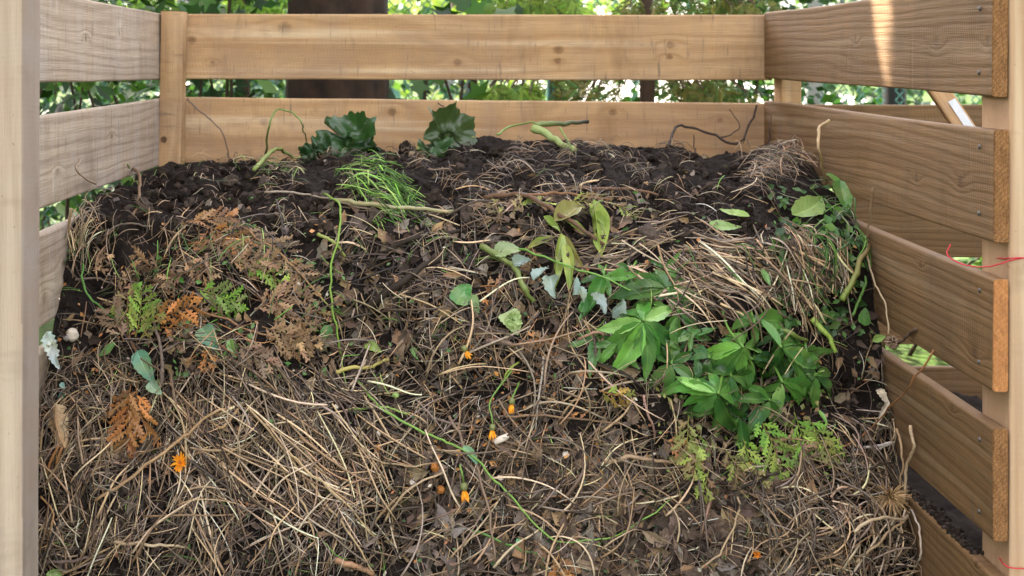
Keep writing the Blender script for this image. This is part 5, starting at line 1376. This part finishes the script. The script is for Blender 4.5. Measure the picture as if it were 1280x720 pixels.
# cedar sapling sprays hanging behind the back wall
def cedar_tree(label, x, y, sprays, seed, col=CGR, col2=CYG, trunk_r=.02):
    rr = random.Random(seed); root = empty('cedar_tree', (x, y, 0), label, 'tree', 'cedar trees behind the bin')
    m = MB(); tube(m, catmull([Vector((x, y, 0)), Vector((x + .02, y, 1.0)), Vector((x - .02, y, 2.4))], 6), [trunk_r * (1 - .05 * i) for i in range(13)], (.07, .045, .03), 8); m.build('trunk', M['twig'], root)
    m = MB()
    for (px, py, ang, Lp) in sprays:
        Y = y + rr.uniform(-.25, .15); p = at(px, py, Y); a = math.radians(ang); L = Lp * Y / F
        d = Vector((math.cos(a), rr.gauss(0, .25), math.sin(a)))
        frond(m, p, d, Vector((rr.gauss(0, .4), -1, rr.gauss(0, .4))), L, col, rr, col2)
        b0 = Vector((x, y, p.z + .12)); tube(m, catmull([b0, (b0 + p) / 2 + Vector((0, 0, .05)), p], 4), .003, (.08, .05, .03), 3, cap=False)
    m.build('foliage', M['cedar'], root)
rr = random.Random(17)
cedar_tree('green cedar behind the middle of the back planks', (690 - VX) / F * 4.1, 4.1, [(rr.uniform(600, 720), rr.uniform(-10, 8), rr.uniform(-150, -30), rr.uniform(30, 60)) for _ in range(34)] + [(rr.uniform(610, 690), rr.uniform(94, 122), rr.uniform(-150, -20), rr.uniform(25, 50)) for _ in range(24)], 1, (.08, .19, .025), (.2, .3, .05))
cedar_tree('cedar with rusty tips behind the back planks at right', (800 - VX) / F * 3.8, 3.8, [(rr.uniform(725, 800), rr.uniform(92, 112), rr.uniform(170, 250), rr.uniform(30, 60)) for _ in range(14)] + [(rr.uniform(780, 955), rr.uniform(-8, 10), rr.uniform(-150, -30), rr.uniform(30, 60)) for _ in range(30)] + [(rr.uniform(840, 955), rr.uniform(92, 128), rr.uniform(-160, -10), rr.uniform(30, 55)) for _ in range(30)], 2, (.045, .12, .02), (.16, .14, .04), .03)
cedar_tree('cedar whose tips reach over the planks left of the trunk', (300 - VX) / F * 4.4, 4.4, [(rr.uniform(150, 355), rr.uniform(-14, 6), rr.uniform(-150, -30), rr.uniform(25, 50)) for _ in range(34)], 3, CGR, (.2, .36, .05))

# shade tree: trunk behind the back wall, crown over the bin
SUN = Vector((-.50, .52, .70)).normalized()
tr = empty('shade_tree', (-.215, 3.72, 0), 'thick dark tree trunk right behind the back planks', 'tree')
m = MB(); rr = random.Random(4); vs = []; K = 40; J = 60
for j in range(J + 1):
    z = 3.4 * j / J
    r = .150 + .03 * math.exp(-z * 3) - .012 * z
    for i in range(K):
        a = 2 * PI * i / K
        rg = 1 + .05 * math.sin(a * 11 + noise.noise(Vector((a, z * 2, 0))) * 3) + .05 * noise.noise(Vector((math.cos(a) * 4, math.sin(a) * 4, z * 3)))
        vs.append(Vector((-.215 + r * rg * math.cos(a) - .004 * z, 3.72 + r * rg * math.sin(a), z)))
m.add(vs, [(j * K + i, j * K + (i + 1) % K, (j + 1) * K + (i + 1) % K, (j + 1) * K + i) for j in range(J) for i in range(K)])
m.build('trunk', M['bark'], tr)
m = MB()
for i in range(9):
    a = i * 2 * PI / 9 + .3; e = Vector((-1.2 + 1.9 * math.cos(a), 3.6 + 1.7 * math.sin(a), 4.1 + rr.uniform(-.4, .5)))
    s0 = Vector((-.23, 3.72, 3.1)); tube(m, catmull([s0, s0.lerp(e, .5) + Vector((0, 0, .3)), e], 6), [.07 * (1 - .06 * k) for k in range(13)], (.05, .03, .02), 7)
m.build('limbs', M['bark'], tr)
m = MB(); cnt = 0
SPOTS = [(2.100, .015, .22, .014, .5), (2.093, .04, .12, .017, .5), (2.104, -.155, -.14, .022, .12), (2.085, -.345, -.33, .022, .12), (1.96, -.335, -.32, .024, .12), (1.80, -.50, -.47, .02, .1), (1.85, .02, .03, .012, .1)]  # gaps cut in the unseen crown for sun streaks on the right planks
def slit(p):
    t = (p.x - .723) / SUN.x; q = p - SUN * t
    return q
for i in range(17000):
    while True:
        v = Vector((rr.uniform(-1, 1), rr.uniform(-1, 1), rr.uniform(-1, 1)))
        if v.length < 1: break
    p = Vector((-1.75 + v.x * 2.35, 4.15 + v.y * 2.0, 4.0 + v.z * .9))
    L = rr.uniform(.11, .19)
    q = slit(p)
    dy = q.y - 2.100; dz = q.z - 1.0
    if any(abs(q.y - Y_) < w_ + L * e_ and z0_ - L * e_ - .02 < dz < z1_ + L * e_ + .02 for (Y_, z0_, z1_, w_, e_) in SPOTS): continue
    simple_leaf(m, p, L, L * .62, rr, jit(rr.choice(BG1), .3, rr), Vector((rr.gauss(0, .5), rr.gauss(0, .5), 1)).normalized() + SUN * .6)
m.build('crown', M['bgleaf'], tr)

# unseen hedge added at left to keep light off the right planks
hg = empty('hedge', (-2.2, 1.2, 0), 'unseen hedge added left of the bin as a light blocker', 'hedge')
m = MB()
for i in range(6500):
    p = Vector((-2.3 + rr.gauss(0, .28), rr.uniform(-1.2, 3.0), rr.uniform(.1, 3.3)))
    simple_leaf(m, p, .15, .10, rr, jit(rr.choice(BG3), .3, rr))
m.build('foliage', M['bgleaf'], hg)
m = MB()
for i in range(8): tube(m, [Vector((-2.3, -1.1 + i * .58, 0)), Vector((-2.28, -1.1 + i * .58, 1.2)), Vector((-2.3, -1.08 + i * .58, 2.6))], [.03, .022, .01], (.06, .04, .03), 6)
m.build('stem', M['twig'], hg)
hg = empty('hedge', (3.9, 1.0, 0), 'unseen hedge added beyond the next bay as a light blocker', 'hedge')  # out of view, added to cut light from the right side
m = MB()
for i in range(6500):
    p = Vector((3.5 + rr.gauss(0, .28), rr.uniform(-1.6, 3.2), rr.uniform(.1, 3.4)))
    simple_leaf(m, p, .16, .11, rr, jit(rr.choice(BG3), .3, rr))
m.build('foliage', M['bgleaf'], hg)
t2 = empty('tree', (-4.0, 6.6, 0), 'unseen tree added at left to shade the shrubs', 'tree')  # out-of-view tree added so its crown darkens the shrubs
m = MB(); tube(m, [Vector((-4.0, 6.6, 0)), Vector((-3.95, 6.6, 1.6)), Vector((-3.8, 6.5, 3.4))], [.16, .13, .09], (.04, .025, .015), 12); m.build('trunk', M['bark'], t2)
m = MB()
for i in range(9000):
    while True:
        v = Vector((rr.uniform(-1, 1), rr.uniform(-1, 1), rr.uniform(-1, 1)))
        if v.length < 1: break
    simple_leaf(m, Vector((-3.6 + v.x * 2.3, 6.4 + v.y * 2.1, 3.9 + v.z * 1.0)), .16, .10, rr, jit(rr.choice(BG1), .3, rr))
m.build('crown', M['bgleaf'], t2)
hg = empty('hedge', (-2.6, 7.9, 0), 'dark hedge beyond the fence on the left side', 'hedge')
m = MB()
for i in range(7000):
    u = rr.random(); p = Vector((-5.2 + 4.5 * u, 7.9 + rr.gauss(0, .2), rr.uniform(.0, 1.55 + .25 * noise.noise(Vector((u * 9, 0, 0))))))
    simple_leaf(m, p, .085, .05, rr, jit(rr.choice(BG3 + BG1[:2] + [(.03, .10, .08)]), .35, rr))
m.build('foliage', M['bgleaf'], hg)
# chain link fence
fz = empty('chain_link_fence', (0, 5.1, 0), 'green chain link fence with thin posts behind the bin', 'fence')
m = MB(); s_ = .036; Yf = 5.1; x0, x1 = -3.0, 3.6; zt = 1.62
def wire_line(x, z, dx, n_):
    P = []
    for i in range(n_ + 1):
        P.append(Vector((x + dx * i, Yf + (.0035 if i % 2 else -.0035), z + s_ * i)))
    tube(m, P, .0030, (.02, .08, .07), 4, cap=False)
nrow = int(zt / s_)
xx = x0
while xx < x1:
    P = []
    for i in range(nrow + 1):
        P.append(Vector((xx + (s_ if i % 2 else 0) * .97, Yf + (.004 if i % 2 else -.004), .02 + s_ * i)))
    tube(m, P, .0030, (.02, .08, .07), 4, cap=False)
    P = [Vector((2 * xx + s_ - p.x, Yf - (p.y - Yf), p.z)) for p in P]
    tube(m, P, .0030, (.02, .08, .07), 4, cap=False)
    xx += s_ * 2
m.build('wire_mesh', M['wire'], fz)
for (px, r, mt, dY) in [(590, .022, 'bark', .05), (689, .018, 'pole_green', .04), (1118, .045, 'pole_black', .07), (1017, .036, 'pole_grey', .06), (-100, .025, 'pole_green', .04)]:
    xx = (px - VX) / F * (Yf + dY); m = MB()
    tube(m, [Vector((xx, Yf + dY, z)) for z in (0, .6, 1.2, 1.75)], r, (.3, .3, .3), 12); m.build('post', M[mt], fz)
m = MB(); tube(m, [Vector((x0, Yf + .01, zt + .02)), Vector((0, Yf + .01, zt + .02)), Vector((x1, Yf + .01, zt + .02))], .016, (.03, .1, .09), 8); m.build('top_rail', M['pole_green'], fz)
# far trees
ff = [(-9, 19, 3.6, 'left'), (-4.2, 24, 4.5, 'left centre'), (.6, 21, 3.8, 'centre'), (15, 30, 5, 'right'), (7, 98, 11, 'driveway end'), (24, 90, 12, 'far right'), (-14, 80, 12, 'far left'), (9.5, 20, 3.4, 'right near'), (-2, 95, 12, 'far middle')]
flab = ['bushy tree across the lawn at the far left', 'tall bushy tree across the lawn behind the trunk', 'yellow green tree across the lawn right of the trunk', 'tree at the right of the far driveway', 'large tree at the end of the driveway',
        'large tree beyond the driveway at right', 'large distant tree at the left', 'rounded tree behind the next bay', 'large distant tree left of the driveway end']
for k, (x, y, s, _) in enumerate(ff):
    big = s > 8
    rr = random.Random(50 + k); root = empty('tree', (x, y, 0), flab[k], 'tree', 'trees across the lawn')
    m = MB(); tube(m, [Vector((x, y, 0)), Vector((x + .1, y, s * .3)), Vector((x, y, s * .7))], [s * .05, s * .04, s * .02], (.07, .05, .035), 8); m.build('trunk', M['bark'], root)
    m = MB(); cl = []
    for _ in range(38):
        a = rr.uniform(0, 2 * PI); u = rr.uniform(-1, 1); q = math.sqrt(1 - u * u)
        cl.append(Vector((x + s * .62 * q * math.cos(a), y + s * .5 * q * math.sin(a), s * .62 + s * .52 * u)))
    pal = [BG2, BG2 + [(.3, .42, .1)], [(.32, .44, .08), (.24, .38, .06), (.4, .5, .14)], BG1][k % 4]
    for i in range(2600):
        q = rr.choice(cl); p = q + Vector((rr.gauss(0, 1), rr.gauss(0, 1), rr.gauss(0, 1))) * s * .13
        if p.z < .15: continue
        simple_leaf(m, p, s * .062, s * .042, rr, jit(rr.choice(pal), .3, rr))
    m.build('crown', M['bgleaf'], root)

# ------------------------------------------------------------------ camera, light
cam = bpy.data.cameras.new('camera'); co_ = bpy.data.objects.new('camera', cam); COL.objects.link(co_)
co_.location = CAM; co_.rotation_euler = (PI / 2, 0, 0)
cam.sensor_width = 36; cam.lens = 36 * F / 1280
cam.shift_x = (640 - VX) / 1280; cam.shift_y = -(360 - VY) / 1280
cam.clip_start = .02; cam.clip_end = 1500
cam.dof.use_dof = True; cam.dof.focus_distance = 2.05; cam.dof.aperture_fstop = 8
C.camera = co_
el = math.asin(SUN.z); az = math.atan2(SUN.x, SUN.y)
w = bpy.data.worlds.new('World'); C.world = w; w.use_nodes = True
nt = w.node_tree; bg = nt.nodes['Background']
sky = nt.nodes.new('ShaderNodeTexSky'); sky.sky_type = 'NISHITA'; sky.sun_disc = False
sky.sun_elevation = el; sky.sun_rotation = az; sky.dust_density = 3.0; sky.air_density = 1.0; sky.ozone_density = 1.0
hs = nt.nodes.new('ShaderNodeHueSaturation'); hs.inputs['Saturation'].default_value = .35
mxx = nt.nodes.new('ShaderNodeMix'); mxx.data_type = 'RGBA'; mxx.blend_type = 'MULTIPLY'; mxx.inputs[0].default_value = 1; mxx.inputs[7].default_value = (1.055, .975, .93, 1)
nt.links.new(sky.outputs[0], hs.inputs['Color']); nt.links.new(hs.outputs[0], mxx.inputs[6]); nt.links.new(mxx.outputs[2], bg.inputs[0])
bg.inputs[1].default_value = .15
sl = bpy.data.lights.new('sun', 'SUN'); so_ = bpy.data.objects.new('sun', sl); COL.objects.link(so_)
sl.energy = 4.2; sl.angle = math.radians(.5); sl.color = (1, .90, .76)
so_.rotation_euler = (-SUN).to_track_quat('-Z', 'Y').to_euler(); so_.location = (-3, 3, 6)
vs_ = C.view_settings; vs_.view_transform = 'Standard'; vs_.look = 'None'; vs_.exposure = 3.05; vs_.gamma = 1
C.render.engine = 'CYCLES'
C.cycles.max_bounces = 6; C.cycles.transparent_max_bounces = 6
C.render.resolution_x = 1024; C.render.resolution_y = 576
